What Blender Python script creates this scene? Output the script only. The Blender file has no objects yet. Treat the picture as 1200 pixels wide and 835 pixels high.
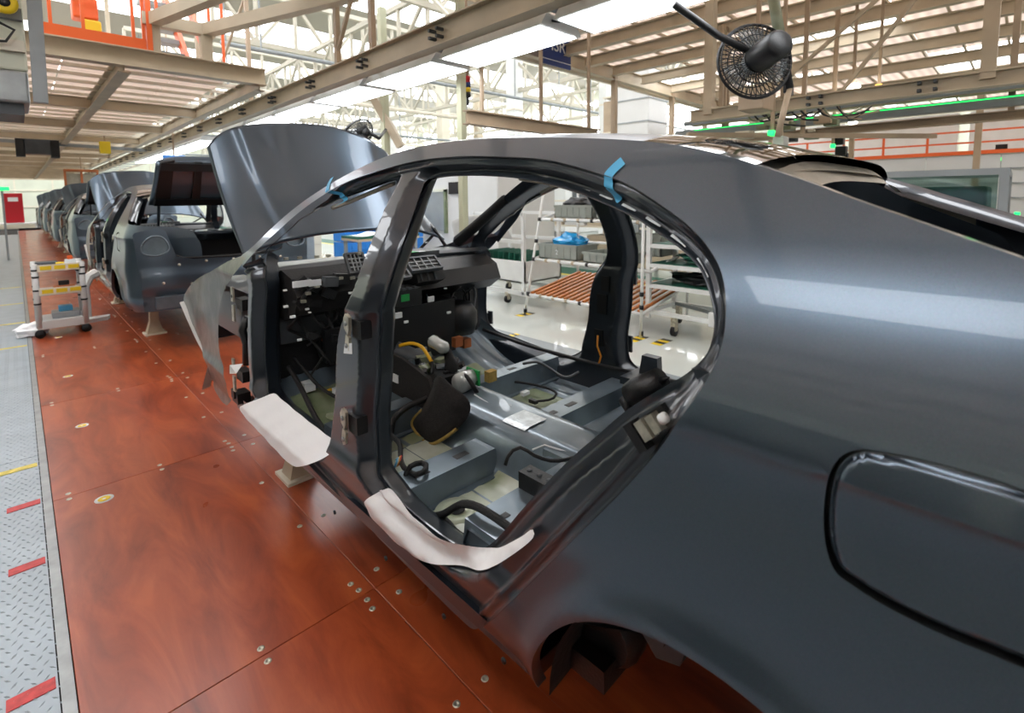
import bpy, bmesh, math, random
import numpy as np
from mathutils import Vector, Matrix
from mathutils.geometry import delaunay_2d_cdt
random.seed(7)
PI = math.pi
SC = bpy.context.scene

# ------------------------------------------------------------------ camera
FPX, HOR, PITCH, ROLL, YAW = 590.0, 232.0, math.radians(5.0), math.radians(0.57), math.radians(44.5)
PX, PY = 600.0, HOR + FPX*math.tan(PITCH)
FW = Vector((math.sin(YAW)*math.cos(PITCH), math.cos(YAW)*math.cos(PITCH), -math.sin(PITCH)))
_r = Vector((math.cos(YAW), -math.sin(YAW), 0)); _u = _r.cross(FW)
RT = _r*math.cos(ROLL) - _u*math.sin(ROLL)
UP = _u*math.cos(ROLL) + _r*math.sin(ROLL)
EYE = Vector((0, 0, 1.6))
cam_d = bpy.data.cameras.new('camera'); cam = bpy.data.objects.new('camera', cam_d)
SC.collection.objects.link(cam); SC.camera = cam
cam_d.sensor_fit = 'HORIZONTAL'; cam_d.sensor_width = 36; cam_d.lens = FPX/1200*36
cam_d.shift_y = (PY-417.5)/1200; cam_d.clip_start = 0.02; cam_d.clip_end = 300
cam.matrix_world = Matrix.Translation(EYE) @ Matrix((RT, UP, -FW)).transposed().to_4x4()
cam_d.dof.use_dof = True; cam_d.dof.focus_distance = 1.9; cam_d.dof.aperture_fstop = 3.5
# ------------------------------------------------------------------ world, exposure
w = bpy.data.worlds.new('world'); SC.world = w; w.use_nodes = True
w.node_tree.nodes['Background'].inputs[0].default_value = (0.93, 0.97, 1.0, 1)
w.node_tree.nodes['Background'].inputs[1].default_value = 1.0
SC.view_settings.view_transform = 'Standard'; SC.view_settings.look = 'None'
SC.view_settings.gamma = 1.0; SC.view_settings.use_curve_mapping = False
SC.view_settings.exposure = 1.0
TUBE_E, SKY_E = 4.6, 2.5     # strengths of the fluorescent diffusers and of the daylit roof lights

# ------------------------------------------------------------------ measuring: a point of the photo on a plane of the place
def ray(x, y): return FW + RT*((x-PX)/FPX) - UP*((y-PY)/FPX)
def onz(x, y, z=0.0):
    d = ray(x, y); return EYE + d*((z-EYE.z)/d.z)
def onx(x, y, X):
    d = ray(x, y); return EYE + d*(X/d.x)
def ony(x, y, Y):
    d = ray(x, y); return EYE + d*(Y/d.y)
def atd(x, y, dep): return EYE + ray(x, y)*dep

# ------------------------------------------------------------------ materials
def lin(c):
    return tuple((v/255/12.92 if v/255 <= .04045 else ((v/255+.055)/1.055)**2.4) for v in c) + (1,)
def mat(name, rgb, rough=.5, metal=0, coat=0, emit=0, noise=0, nscale=8, bump=0, bscale=60, spec=.5, trans=0, alpha=1, stretch=None, rgb2=None, coat_r=.03):
    m = bpy.data.materials.new(name); m.use_nodes = True; N = m.node_tree.nodes; L = m.node_tree.links
    b = N['Principled BSDF']; c = lin(rgb)
    b.inputs['Base Color'].default_value = c; b.inputs['Roughness'].default_value = rough
    b.inputs['Metallic'].default_value = metal; b.inputs['Coat Weight'].default_value = coat
    b.inputs['Coat Roughness'].default_value = coat_r; b.inputs['Specular IOR Level'].default_value = spec
    b.inputs['Transmission Weight'].default_value = trans; b.inputs['Alpha'].default_value = alpha
    if emit:
        b.inputs['Emission Color'].default_value = c; b.inputs['Emission Strength'].default_value = emit
    tc = N.new('ShaderNodeTexCoord'); src = tc.outputs['Object']
    if stretch:
        mp = N.new('ShaderNodeMapping'); mp.inputs['Scale'].default_value = stretch
        L.new(src, mp.inputs[0]); src = mp.outputs[0]
    if noise or rgb2:
        n = N.new('ShaderNodeTexNoise'); n.inputs['Scale'].default_value = nscale; n.inputs['Detail'].default_value = 5
        L.new(src, n.inputs['Vector'])
        r = N.new('ShaderNodeValToRGB'); c2 = lin(rgb2) if rgb2 else tuple(v*(1-noise) for v in c[:3])+(1,)
        c1 = c if rgb2 else tuple(min(1, v*(1+noise*.6)) for v in c[:3])+(1,)
        r.color_ramp.elements[0].color = c2; r.color_ramp.elements[1].color = c1
        r.color_ramp.elements[0].position = .35; r.color_ramp.elements[1].position = .65
        L.new(n.outputs['Fac'], r.inputs[0]); L.new(r.outputs[0], b.inputs['Base Color'])
    if bump:
        n2 = N.new('ShaderNodeTexNoise'); n2.inputs['Scale'].default_value = bscale; n2.inputs['Detail'].default_value = 3
        L.new(tc.outputs['Object'], n2.inputs['Vector'])
        bp = N.new('ShaderNodeBump'); bp.inputs['Strength'].default_value = bump; bp.inputs['Distance'].default_value = .01
        L.new(n2.outputs['Fac'], bp.inputs['Height']); L.new(bp.outputs[0], b.inputs['Normal'])
    return m
M = {}
def car_paint():
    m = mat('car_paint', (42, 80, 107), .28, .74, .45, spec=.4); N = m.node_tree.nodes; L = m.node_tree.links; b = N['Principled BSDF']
    tc = N['Texture Coordinate']; v = N.new('ShaderNodeTexVoronoi'); v.inputs['Scale'].default_value = 1600
    L.new(tc.outputs['Object'], v.inputs['Vector'])
    mx = N.new('ShaderNodeMix'); mx.data_type = 'RGBA'; mx.inputs[0].default_value = .06
    mx.inputs[6].default_value = lin((42, 80, 107)); L.new(v.outputs['Color'], mx.inputs[7])
    hs = N.new('ShaderNodeHueSaturation'); hs.inputs['Saturation'].default_value = .6; hs.inputs['Value'].default_value = .9
    L.new(mx.outputs[2], hs.inputs['Color']); L.new(hs.outputs[0], b.inputs['Base Color'])
    return m
M['paint'] = car_paint()
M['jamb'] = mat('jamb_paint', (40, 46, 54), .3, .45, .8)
M['pan'] = mat('pan_paint', (112, 126, 136), .28, .5, .5, noise=.2, nscale=6)
M['inner'] = mat('inner_primer', (34, 42, 51), .38, .2, .4, noise=.2, nscale=9)
M['seal'] = mat('olive_seam_primer', (104, 118, 84), .5, 0, .2, rgb2=(140, 146, 122), nscale=5)
M['foil'] = mat('foil_damping', (205, 210, 212), .28, .7, noise=.25, nscale=25, bump=.3)
M['pale'] = mat('pale_damping_pad', (206, 212, 200), .4, .1, .3, rgb2=(150, 160, 128), nscale=4)
M['black'] = mat('black_plastic', (16, 17, 19), .42, bump=.15, bscale=120)
M['gloss'] = mat('black_glass', (8, 9, 12), .06, 0, 1)
M['soft'] = mat('black_foam', (20, 20, 21), .8, bump=.3)
M['carpet'] = mat('dark_carpet', (38, 36, 36), .95, noise=.3, nscale=60, bump=.5, bscale=200)
M['felt'] = mat('ochre_felt', (168, 140, 74), .9, noise=.2, nscale=40)
M['head'] = mat('beige_headliner', (172, 166, 152), .85, noise=.08, nscale=14)
M['paper'] = mat('white_film', (250, 251, 253), .5, bump=.25, bscale=14)
M['btape'] = mat('blue_tape', (84, 176, 222), .5)
M['steel'] = mat('bare_steel', (150, 154, 154), .4, .5, noise=.15, nscale=12)
M['zinc'] = mat('zinc_bracket', (196, 192, 176), .35, .75, noise=.3, nscale=40)
M['beige'] = mat('beige_steel', (190, 176, 152), .5, noise=.1, nscale=3)
M['beige2'] = mat('tan_steel', (172, 152, 128), .5, noise=.12, nscale=3)
M['cream'] = mat('cream_steel', (222, 214, 196), .5, noise=.06, nscale=3)
M['white'] = mat('white_enamel', (226, 228, 226), .4, noise=.05, nscale=4)
M['trusswhite'] = mat('truss_white', (188, 182, 166), .5)
M['palegreen'] = mat('pale_green_post', (186, 188, 160), .5)
M['grey'] = mat('grey_enamel', (142, 148, 150), .45, noise=.1, nscale=4)
M['dgrey'] = mat('dark_grey', (70, 74, 78), .5, noise=.15, nscale=6)
M['orange'] = mat('orange_enamel', (226, 98, 40), .45)
M['roller'] = mat('orange_rollers', (214, 128, 48), .45, rgb2=(150, 84, 36), nscale=50)
M['yellow'] = mat('yellow_enamel', (232, 200, 30), .5)
M['red'] = mat('red_enamel', (176, 18, 34), .45)
M['redtape'] = mat('red_tape', (206, 74, 74), .6, noise=.2, nscale=30)
M['ytape'] = mat('yellow_tape', (222, 206, 96), .6, noise=.2, nscale=30)
M['bin'] = mat('grey_bin', (150, 156, 148), .5, noise=.06)
M['blue'] = mat('blue_plastic', (40, 128, 214), .4)
M['bag'] = mat('blue_bag', (40, 160, 226), .25, 0, .5)
M['sign'] = mat('navy_sign', (26, 52, 116), .5)
M['blade'] = mat('smoky_blade', (120, 128, 132), .3, alpha=.45)
M['green'] = mat('green_mesh', (22, 92, 74), .5, noise=.3, nscale=12)
M['glass'] = mat('tinted_glass', (150, 178, 170), .05, 0, 0, trans=1.0, spec=.5)
M['film'] = mat('clear_film', (196, 200, 196), .12, .2, 1, noise=.35, nscale=7, bump=.5, bscale=9)
M['wrap'] = mat('film_over_paint', (104, 106, 98), .36, .25, .35, rgb2=(48, 52, 52), nscale=7, bump=.5, bscale=8)
M['copper'] = mat('copper_part', (186, 112, 70), .4, .5)
M['yelhose'] = mat('yellow_loom', (232, 178, 22), .5)
M['wire'] = mat('black_loom', (14, 14, 15), .5, bump=.5, bscale=300)
M['greenled'] = mat('green_lamp', (30, 255, 110), .4, emit=1.0)
M['dotg'] = mat('green_sticker', (24, 150, 70), .5)
M['amber'] = mat('amber_lamp', (255, 190, 80), .4, emit=2)
M['spot'] = mat('lamp_face', (255, 250, 240), .4, emit=12)
M['tube'] = mat('tube_diffuser', (250, 252, 255), .4, emit=TUBE_E)
M['sky'] = mat('roof_light', (248, 250, 255), .5, emit=SKY_E)
def translucent(name, rgb, f):
    m = bpy.data.materials.new(name); m.use_nodes = True; N = m.node_tree.nodes; L = m.node_tree.links; N.remove(N['Principled BSDF'])
    a = N.new('ShaderNodeBsdfDiffuse'); b = N.new('ShaderNodeBsdfTranslucent'); mx = N.new('ShaderNodeMixShader'); mx.inputs[0].default_value = f
    tc = N.new('ShaderNodeTexCoord'); wv = N.new('ShaderNodeTexWave'); wv.bands_direction = 'Y'; wv.inputs['Scale'].default_value = 2.2; L.new(tc.outputs['Object'], wv.inputs['Vector'])
    r = N.new('ShaderNodeValToRGB'); c = lin(rgb); r.color_ramp.elements[0].color = tuple(v*.82 for v in c[:3])+(1,); r.color_ramp.elements[1].color = c
    L.new(wv.outputs['Fac'], r.inputs[0])
    for q in (a, b): L.new(r.outputs[0], q.inputs['Color'])
    L.new(a.outputs[0], mx.inputs[1]); L.new(b.outputs[0], mx.inputs[2]); L.new(mx.outputs[0], N['Material Output'].inputs[0]); return m
M['deck'] = translucent('ribbed_translucent_deck', (252, 240, 230), .55)
M['deck2'] = translucent('pink_translucent_deck', (248, 238, 230), .62)
M['roofsheet'] = mat('roof_sheet', (168, 162, 150), .6)
M['wallg'] = mat('pale_green_wall', (212, 214, 196), .7, noise=.06, nscale=1)
M['wallw'] = mat('white_panel_wall', (206, 206, 204), .6, noise=.05, nscale=1)
M['rubber'] = mat('rubber', (24, 24, 26), .7)
M['dark'] = mat('underbody_dark', (26, 22, 22), .8)
M['dotw'] = mat('white_sticker', (226, 230, 232), .5)
M['orange_pipe'] = mat('orange_wire', (222, 140, 30), .5)
def floor_red():
    m = mat('cherry_laminate', (150, 62, 34), .3, 0, .25, coat_r=.2); N = m.node_tree.nodes; L = m.node_tree.links; b = N['Principled BSDF']
    tc = N['Texture Coordinate']; oi = N.new('ShaderNodeObjectInfo')
    add = N.new('ShaderNodeVectorMath'); add.operation = 'ADD'; geo = N.new('ShaderNodeNewGeometry')
    sc = N.new('ShaderNodeVectorMath'); sc.operation = 'SCALE'; sc.inputs[0].default_value = (17, 31, 0); L.new(oi.outputs['Random'], sc.inputs['Scale'])
    L.new(geo.outputs['Position'], add.inputs[0]); L.new(sc.outputs[0], add.inputs[1])
    mp = N.new('ShaderNodeMapping'); mp.inputs['Scale'].default_value = (5.5, 1.3, 1); mp.inputs['Rotation'].default_value = (0, 0, .25); L.new(add.outputs[0], mp.inputs[0])
    n = N.new('ShaderNodeTexNoise'); n.inputs['Scale'].default_value = 1.0; n.inputs['Detail'].default_value = 8; n.inputs['Distortion'].default_value = .9; n.inputs['Roughness'].default_value = .62
    L.new(mp.outputs[0], n.inputs['Vector'])
    r = N.new('ShaderNodeValToRGB'); e = r.color_ramp.elements
    e[0].position = .3; e[0].color = lin((120, 48, 22)); e[1].position = .72; e[1].color = lin((184, 92, 48))
    x = e.new(.5); x.color = lin((158, 70, 36))
    L.new(n.outputs['Fac'], r.inputs[0]); L.new(r.outputs[0], b.inputs['Base Color'])
    n3 = N.new('ShaderNodeTexNoise'); n3.inputs['Scale'].default_value = 2.2; L.new(geo.outputs['Position'], n3.inputs['Vector'])
    mr = N.new('ShaderNodeMapRange'); mr.inputs[3].default_value = .22; mr.inputs[4].default_value = .42; L.new(n3.outputs['Fac'], mr.inputs[0]); L.new(mr.outputs[0], b.inputs['Roughness'])
    return m
M['redfloor'] = floor_red()
M['plate'] = mat('grey_tread_plate', (158, 170, 178), .42, .25, noise=.08, nscale=5)
M['epoxy'] = mat('white_epoxy', (208, 214, 208), .12, 0, .5, noise=.05, nscale=1)
M['epoxyg'] = mat('grey_epoxy', (148, 156, 160), .25, 0, .3, noise=.08, nscale=1)
M['concrete'] = mat('grey_green_concrete', (150, 158, 150), .3, 0, .2, noise=.12, nscale=.6)

# ------------------------------------------------------------------ building helpers
COL = SC.collection
class MB:
    def __init__(s, smooth=False): s.v = []; s.f = []; s.sm = smooth
    def add(s, vs, fs):
        o = len(s.v); s.v += [tuple(v) for v in vs]; s.f += [tuple(i+o for i in f) for f in fs]; return s
    def box(s, a, b, mtx=None):
        x0, x1 = sorted((a[0], b[0])); y0, y1 = sorted((a[1], b[1])); z0, z1 = sorted((a[2], b[2]))
        vs = [(x, y, z) for z in (z0, z1) for y in (y0, y1) for x in (x0, x1)]
        if mtx: vs = [mtx @ Vector(v) for v in vs]
        return s.add(vs, [(0, 2, 3, 1), (4, 5, 7, 6), (0, 1, 5, 4), (2, 6, 7, 3), (0, 4, 6, 2), (1, 3, 7, 5)])
    def bar(s, p, q, w, h, up=(0, 0, 1)):          # rectangular bar from p to q
        p, q = Vector(p), Vector(q); d = (q-p).normalized(); u = Vector(up)
        if abs(d.dot(u)) > .98: u = Vector((1, 0, 0))
        r = d.cross(u).normalized()*(w/2); u = r.cross(d).normalized()*(h/2)
        vs = [c+a*r+b*u for c in (p, q) for a, b in ((-1, -1), (1, -1), (1, 1), (-1, 1))]
        return s.add(vs, [(3, 2, 1, 0), (4, 5, 6, 7), (0, 1, 5, 4), (1, 2, 6, 5), (2, 3, 7, 6), (3, 0, 4, 7)])
    def ibeam(s, p, q, w, h, t=.012, up=(0, 0, 1)):
        p, q = Vector(p), Vector(q); u = Vector(up)*(h/2-t/2)
        return s.bar(p+u, q+u, w, t, up).bar(p-u, q-u, w, t, up).bar(p, q, t, h-2*t, up)
    def tube(s, pts, r, n=8, cap=True):
        pts = [Vector(p) for p in pts]; k = len(pts); prev = None; rings = []
        for i, p in enumerate(pts):
            d = (pts[min(i+1, k-1)]-pts[max(i-1, 0)]); d = d.normalized() if d.length > 1e-9 else Vector((0, 0, 1))
            if prev is None:
                a = Vector((0, 0, 1)) if abs(d.z) < .9 else Vector((1, 0, 0)); x = d.cross(a).normalized()
            else: x = (prev-d*prev.dot(d)).normalized()
            prev = x; y = d.cross(x); rr = r[i] if isinstance(r, (list, tuple)) else r
            rings.append([p+(x*math.cos(2*PI*j/n)+y*math.sin(2*PI*j/n))*rr for j in range(n)])
        vs = [v for rg in rings for v in rg]
        fs = [(i*n+j, i*n+(j+1) % n, (i+1)*n+(j+1) % n, (i+1)*n+j) for i in range(k-1) for j in range(n)]
        if cap: fs += [tuple(range(n))[::-1], tuple((k-1)*n+j for j in range(n))]
        return s.add(vs, fs)
    def cyl(s, p, q, r, n=12): return s.tube([p, q], r, n)
    def lathe(s, c, axis, prof, n=20):             # prof: (radius, height along axis)
        a = Vector(axis).normalized(); x = a.cross(Vector((0, 0, 1)) if abs(a.z) < .9 else Vector((1, 0, 0))).normalized(); y = a.cross(x); c = Vector(c)
        vs = [c+a*h+(x*math.cos(2*PI*j/n)+y*math.sin(2*PI*j/n))*r for r, h in prof for j in range(n)]
        fs = [(i*n+j, i*n+(j+1) % n, (i+1)*n+(j+1) % n, (i+1)*n+j) for i in range(len(prof)-1) for j in range(n)]
        return s.add(vs, fs)
    def prism(s, poly, d):                          # poly: 3-D points in a plane, d: extrusion vector
        k = len(poly); d = Vector(d); vs = [Vector(p) for p in poly]+[Vector(p)+d for p in poly]
        return s.add(vs, [tuple(range(k))[::-1], tuple(range(k, 2*k))]+[(i, (i+1) % k, k+(i+1) % k, k+i) for i in range(k)])
    def grid(s, fn, nu, nv):
        vs = [fn(i/nu, j/nv) for j in range(nv+1) for i in range(nu+1)]
        return s.add(vs, [(j*(nu+1)+i, j*(nu+1)+i+1, (j+1)*(nu+1)+i+1, (j+1)*(nu+1)+i) for j in range(nv) for i in range(nu)])
    def build(s, name, m, parent=None, **kw):
        off = wloc(parent) if parent else Vector((0, 0, 0))
        me = bpy.data.meshes.new(name); me.from_pydata([tuple(Vector(v)-off) for v in s.v], [], s.f)
        me.materials.append(M[m] if isinstance(m, str) else m)
        if s.sm: me.polygons.foreach_set('use_smooth', [True]*len(me.polygons))
        me.update(); o = bpy.data.objects.new(name, me); COL.objects.link(o)
        if s.sm == 2:
            md = o.modifiers.new('es', 'EDGE_SPLIT'); md.split_angle = math.radians(38)
        if parent: o.parent = parent
        return tag(o, **kw)
def wloc(o):
    v = Vector(o.location)
    while o.parent: o = o.parent; v = v+Vector(o.location)
    return v
def tag(o, label=None, cat=None, group=None, kind=None):
    if label: o['label'] = label
    if cat: o['category'] = cat
    if group: o['group'] = group
    if kind: o['kind'] = kind
    return o
def thing(name, label, cat, loc=(0, 0, 0), group=None):
    o = bpy.data.objects.new(name, None); COL.objects.link(o); o.location = loc; o.empty_display_size = .1
    return tag(o, label, cat, group)
def copy_tree(o, loc=None, parent=None, label=None, skip=()):
    c = o.copy(); COL.objects.link(c); c.parent = parent
    if loc is not None: c.location = loc
    if label: c['label'] = label
    for ch in list(o.children):
        if ch.name.split('.')[0] not in skip: copy_tree(ch, None, c, None, skip)
    return c
def bevel(o, wdt=.006, seg=2):
    md = o.modifiers.new('bv', 'BEVEL'); md.width = wdt; md.segments = seg; md.limit_method = 'ANGLE'
    return o
def catmull(p, closed=False, n=6):
    p = [np.array(q, float) for q in p]; k = len(p); out = []
    rng = range(k if closed else k-1)
    for i in rng:
        a, b, c, d = (p[(i-1) % k], p[i], p[(i+1) % k], p[(i+2) % k]) if closed else (p[max(i-1, 0)], p[i], p[i+1], p[min(i+2, k-1)])
        for j in range(n):
            t = j/n
            out.append(.5*((2*b)+(-a+c)*t+(2*a-5*b+4*c-d)*t*t+(-a+3*b-3*c+d)*t**3))
    if not closed: out.append(p[-1])
    return np.array(out)
def resample(P, step, closed=False):
    P = np.array(P, float)
    if closed: P = np.vstack([P, P[:1]])
    seg = np.linalg.norm(np.diff(P, axis=0), axis=1); keep = np.r_[True, seg > 1e-9]; P = P[keep]; seg = seg[seg > 1e-9]
    s = np.r_[0, np.cumsum(seg)]; n = max(2, int(round(s[-1]/step))); q = np.linspace(0, s[-1], n+1)
    R = np.stack([np.interp(q, s, P[:, i]) for i in range(P.shape[1])], 1)
    return R[:-1] if closed else R
def inside(pts, poly):
    x, y = pts[:, 0], pts[:, 1]; r = np.zeros(len(pts), bool); n = len(poly)
    for i in range(n):
        x0, y0 = poly[i]; x1, y1 = poly[(i+1) % n]
        if y0 == y1: continue
        r ^= ((y0 > y) != (y1 > y)) & (x < (x1-x0)*(y-y0)/(y1-y0)+x0)
    return r
def dist(pts, poly, closed=True):
    P = np.array(poly); A = P if closed else P[:-1]; B = np.roll(P, -1, 0) if closed else P[1:]
    best = np.full(len(pts), 1e9)
    for a, b in zip(A, B):
        d = b-a; l = d@d
        if l < 1e-14: continue
        t = np.clip(((pts-a)@d)/l, 0, 1); e = pts-a-t[:, None]*d; best = np.minimum(best, (e*e).sum(1))
    return np.sqrt(best)
def sheet(outer, holes, step, xf, name, m, parent, flip=False, mirror=None, rings=False, **kw):
    """triangulated sheet over the (y,z) region, x from xf(pts), with smooth analytic normals"""
    loops = [outer]+list(holes); lo = np.vstack(loops)
    mn, mx = outer.min(0), outer.max(0)
    gx, gy = np.meshgrid(np.arange(mn[0], mx[0], step), np.arange(mn[1], mx[1], step*.92)); gx = gx+(np.arange(gx.shape[0]) % 2)[:, None]*step/2
    G = np.stack([gx.ravel(), gy.ravel()], 1)
    k = inside(G, outer)
    for h in holes: k &= ~inside(G, h)
    G = G[k]; dd = np.min([dist(G, l) for l in loops], 0); G = G[dd > step*.45]
    if rings:                                      # rows of points parallel to each edge, so that the pressed profile stays crisp
        R = []; G = G[dd[dd > step*.45] > .052]
        for li, l in enumerate(loops):
            tg = np.roll(l, -1, 0)-np.roll(l, 1, 0); tg /= np.linalg.norm(tg, axis=1)[:, None]+1e-12; nn = np.stack([-tg[:, 1], tg[:, 0]], 1)
            pr = l+nn*.002; sgn = np.where(inside(pr, l), 1, -1)*(1 if li == 0 else -1); nn = nn*sgn[:, None]
            for q in ((.003, .0065, .010, .018, .024, .030, .036, .046) if li == 0 else (.005, .012, .018, .024, .034, .046)):
                P = l+nn*q; dm = dist(P, l); do = np.min([dist(P, m_) for mi, m_ in enumerate(loops) if mi != li], 0)
                ok = (dm > q*.96) & ((do > q+.002) if li == 0 else (do > np.maximum(q, .0)+.004)); R.append(P[ok])
        R = np.vstack(R); kk = inside(R, outer)
        for h in holes: kk &= ~inside(R, h)
        G = np.vstack([G, R[kk]])
    pts = np.vstack([lo, G]); edges = []; o = 0
    for l in loops:
        n = len(l); edges += [(o+i, o+(i+1) % n) for i in range(n)]; o += n
    V, _, F, *_r2 = delaunay_2d_cdt([Vector(p) for p in pts.tolist()], edges, [], 0, 1e-7)
    V = np.array([tuple(v) for v in V]); F = np.array([f for f in F if len(f) == 3])
    c = V[F].mean(1); k = inside(c, outer)
    for h in holes: k &= ~inside(c, h)
    F = F[k]
    e = .0015; X = xf(V); gy_ = (xf(V+[e, 0])-xf(V-[e, 0]))/(2*e); gz_ = (xf(V+[0, e])-xf(V-[0, e]))/(2*e)
    nr = np.stack([-np.ones(len(V)), gy_, gz_], 1); nr /= np.linalg.norm(nr, axis=1)[:, None]
    P = np.stack([X, V[:, 0], V[:, 1]], 1)
    a, b, cc = P[F[:, 0]], P[F[:, 1]], P[F[:, 2]]; fn = np.cross(b-a, cc-a); fl = (fn*nr[F[:, 0]]).sum(1) < 0
    F[fl] = F[fl][:, ::-1]
    if mirror is not None:
        P[:, 0] = 2*mirror-P[:, 0]; nr[:, 0] *= -1; F = F[:, ::-1]
    off = wloc(parent) if parent else Vector((0, 0, 0))
    me = bpy.data.meshes.new(name); me.from_pydata((P-np.array(off)).tolist(), [], F.tolist()); me.update()
    me.polygons.foreach_set('use_smooth', [True]*len(me.polygons))
    me.normals_split_custom_set_from_vertices(nr.tolist())
    me.materials.append(M[m]); ob = bpy.data.objects.new(name, me); COL.objects.link(ob)
    if parent: ob.parent = parent
    return tag(ob, **kw)
def ribbon(loop3, d, mb):                           # wall along a closed 3-D loop, extruded by d
    n = len(loop3); d = Vector(d)
    return mb.add(list(loop3)+[Vector(p)+d for p in loop3], [(i, (i+1) % n, n+(i+1) % n, n+i) for i in range(n)])
# ================================================================== THE SETTING
fl = thing('floor', None, None); fl['kind'] = 'structure'; fl['label'] = 'factory floor of red laminate panels, tread plate and epoxy'
del_ = 0
XS = [.035, .952, 1.86, 2.76]
YS = [.02+1.78*k-1.78*2 for k in range(0, 26)]
proto = {}
for i in range(3):
    for j in range(len(YS)-1):
        key = i
        if key not in proto:
            o = MB().box((XS[i]+.0012, .0015, -.02), (XS[i+1]-.0012, 1.78-.0015, 0)).build('floor_panel', 'redfloor', fl); bevel(o, .0015, 1); proto[key] = o; o.location.y = YS[j]
        else:
            o = proto[key].copy(); COL.objects.link(o); o.parent = fl; o.location.y = YS[j]
def fpiece(name, a, b, m, z0=-.03, z1=0): return MB().box((a[0], a[1], z0), (b[0], b[1], z1)).build(name, m, fl)
fpiece('subfloor', (-30, -16), (30, 80), 'dark', -.1, -.03)
fpiece('panel_bed', (.04, -4), (2.77, 41), 'dark', -.028, -.019)
fpiece('edge_strip', (-.002, -4), (.033, 41), 'steel', -.03, .003)
fpiece('grey_floor', (2.765, -10), (4.13, 62), 'epoxyg', -.03, -.004)
fpiece('white_floor', (4.13, -10), (6.6, 62), 'epoxy', -.03, -.004)
fpiece('hall_floor', (6.6, -10), (28, 62), 'concrete', -.03, -.004)
fpiece('left_floor', (-28, -10), (-1.42, 62), 'concrete', -.03, -.004)
fpiece('rear_floor', (.05, -10), (2.765, -3.55), 'epoxyg', -.03, -.004)
fpiece('end_kerb', (.05, 41), (2.76, 41.4), 'dark', -.03, .12)
# tread plates along the walkway, with raised lozenges
for k in range(16):
    fpiece('tread_plate', (-1.4, -3+2.44*k+.003), (-.006, -3+2.44*(k+1)-.003), 'plate', -.03, -.001)
mb = MB()
for r in range(int(7.5/.038)):
    y = 1.4+r*.038
    for c in range(26):
        x = -.80+c*.032+(.016 if r % 2 else 0); a = .7 if (r+c) % 2 else -.7
        dx, dy = .014*math.cos(a+PI/2), .014*math.sin(a+PI/2); ex, ey = -dy*.3, dx*.3
        mb.add([(x-dx, y-dy, -.001), (x+ex, y+ey, -.001), (x+dx, y+dy, -.001), (x-ex, y-ey, -.001), (x, y, .0022)], [(0, 1, 4), (1, 2, 4), (2, 3, 4), (3, 0, 4)])
mb.build('tread_lozenges', 'plate', fl, kind='stuff')
for (y, m, x0) in ((2.19, 'redtape', -.13), (3.005, 'redtape', -.13), (3.635, 'redtape', -.14), (4.17, 'ytape', -.9), (7.81, 'ytape', -.8), (9.37, 'ytape', -.8), (11.2, 'ytape', -.8), (13.4, 'ytape', -.8)):
    MB().box((x0, y-.028, -.001), (-.012, y+.028, .0018)).build('floor_tape_stripe', m, fl)
# screws beside the joints, and the ringed yellow markers
sp = None
pts = []
for j in range(len(YS)-1):
    for x in (.952,):
        for dx in (-.06, .06):
            for yy in (YS[j]+.09, YS[j]+.62, YS[j]+1.16, YS[j]+1.69): pts.append((x+dx, yy))
    for dy in (-.035, .035): pts += [(.10, YS[j]+dy), (.52, YS[j]+dy), (.90, YS[j]+dy), (1.3, YS[j]+dy)]
pts = [p for p in pts if 1.0 < p[1] < 16]
for x, y in pts:
    if sp is None:
        sp = MB(True).lathe((0, 0, 0), (0, 0, 1), [(.013, 0), (.012, .002), (.006, .0022), (.005, .001), (0, .001)], 12).build('floor_screw', 'zinc', fl); sp.location = (x, y, 0)
    else:
        o = sp.copy(); COL.objects.link(o); o.parent = fl; o.location = (x, y, 0)
for x, y, r in ((.235, 3.41, .042), (.235, 4.67, .038), (.24, 6.12, .036), (.26, 8.0, .036)):
    a = MB(True).lathe((x, y, 0), (0, 0, 1), [(r, 0), (r, .0015), (0, .0016)], 24).build('floor_marker', 'dotw', fl)
    MB(True).lathe((x, y, .0012), (0, 0, 1), [(r*.66, 0), (r*.66, .0012), (r*.2, .0013)], 24).build('marker_ring', 'yellow', a)
# hazard tape dashes on the grey floor
for (px0, px1) in (((580, 398), (607, 391)), ((328, 0), (0, 0))):
    if px1[0] == 0: continue
    a, b = onz(*px0), onz(*px1); n = 9
    for k in range(n):
        p, q = a.lerp(b, k/n), a.lerp(b, (k+1)/n); MB().bar(p, q, .07, .003).build('hazard_tape', 'yellow' if k % 2 == 0 else 'black', fl)
for (x, y) in ((4.93, 4.77), (4.93, 3.0), (5.0, 2.74), (4.45, 1.1)):
    for k in range(4):
        MB().box((x-.14+.07*k, y-.06, -.004), (x-.07+.07*k, y+.06, -.0015)).build('hazard_tape', 'yellow' if k % 2 == 0 else 'black', fl)
fpiece('green_lane', (8.2, -6), (9.0, 60), 'green', -.004, -.002)
fpiece('yellow_lane', (8.05, -6), (8.2, 60), 'ytape', -.004, -.002)

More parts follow.
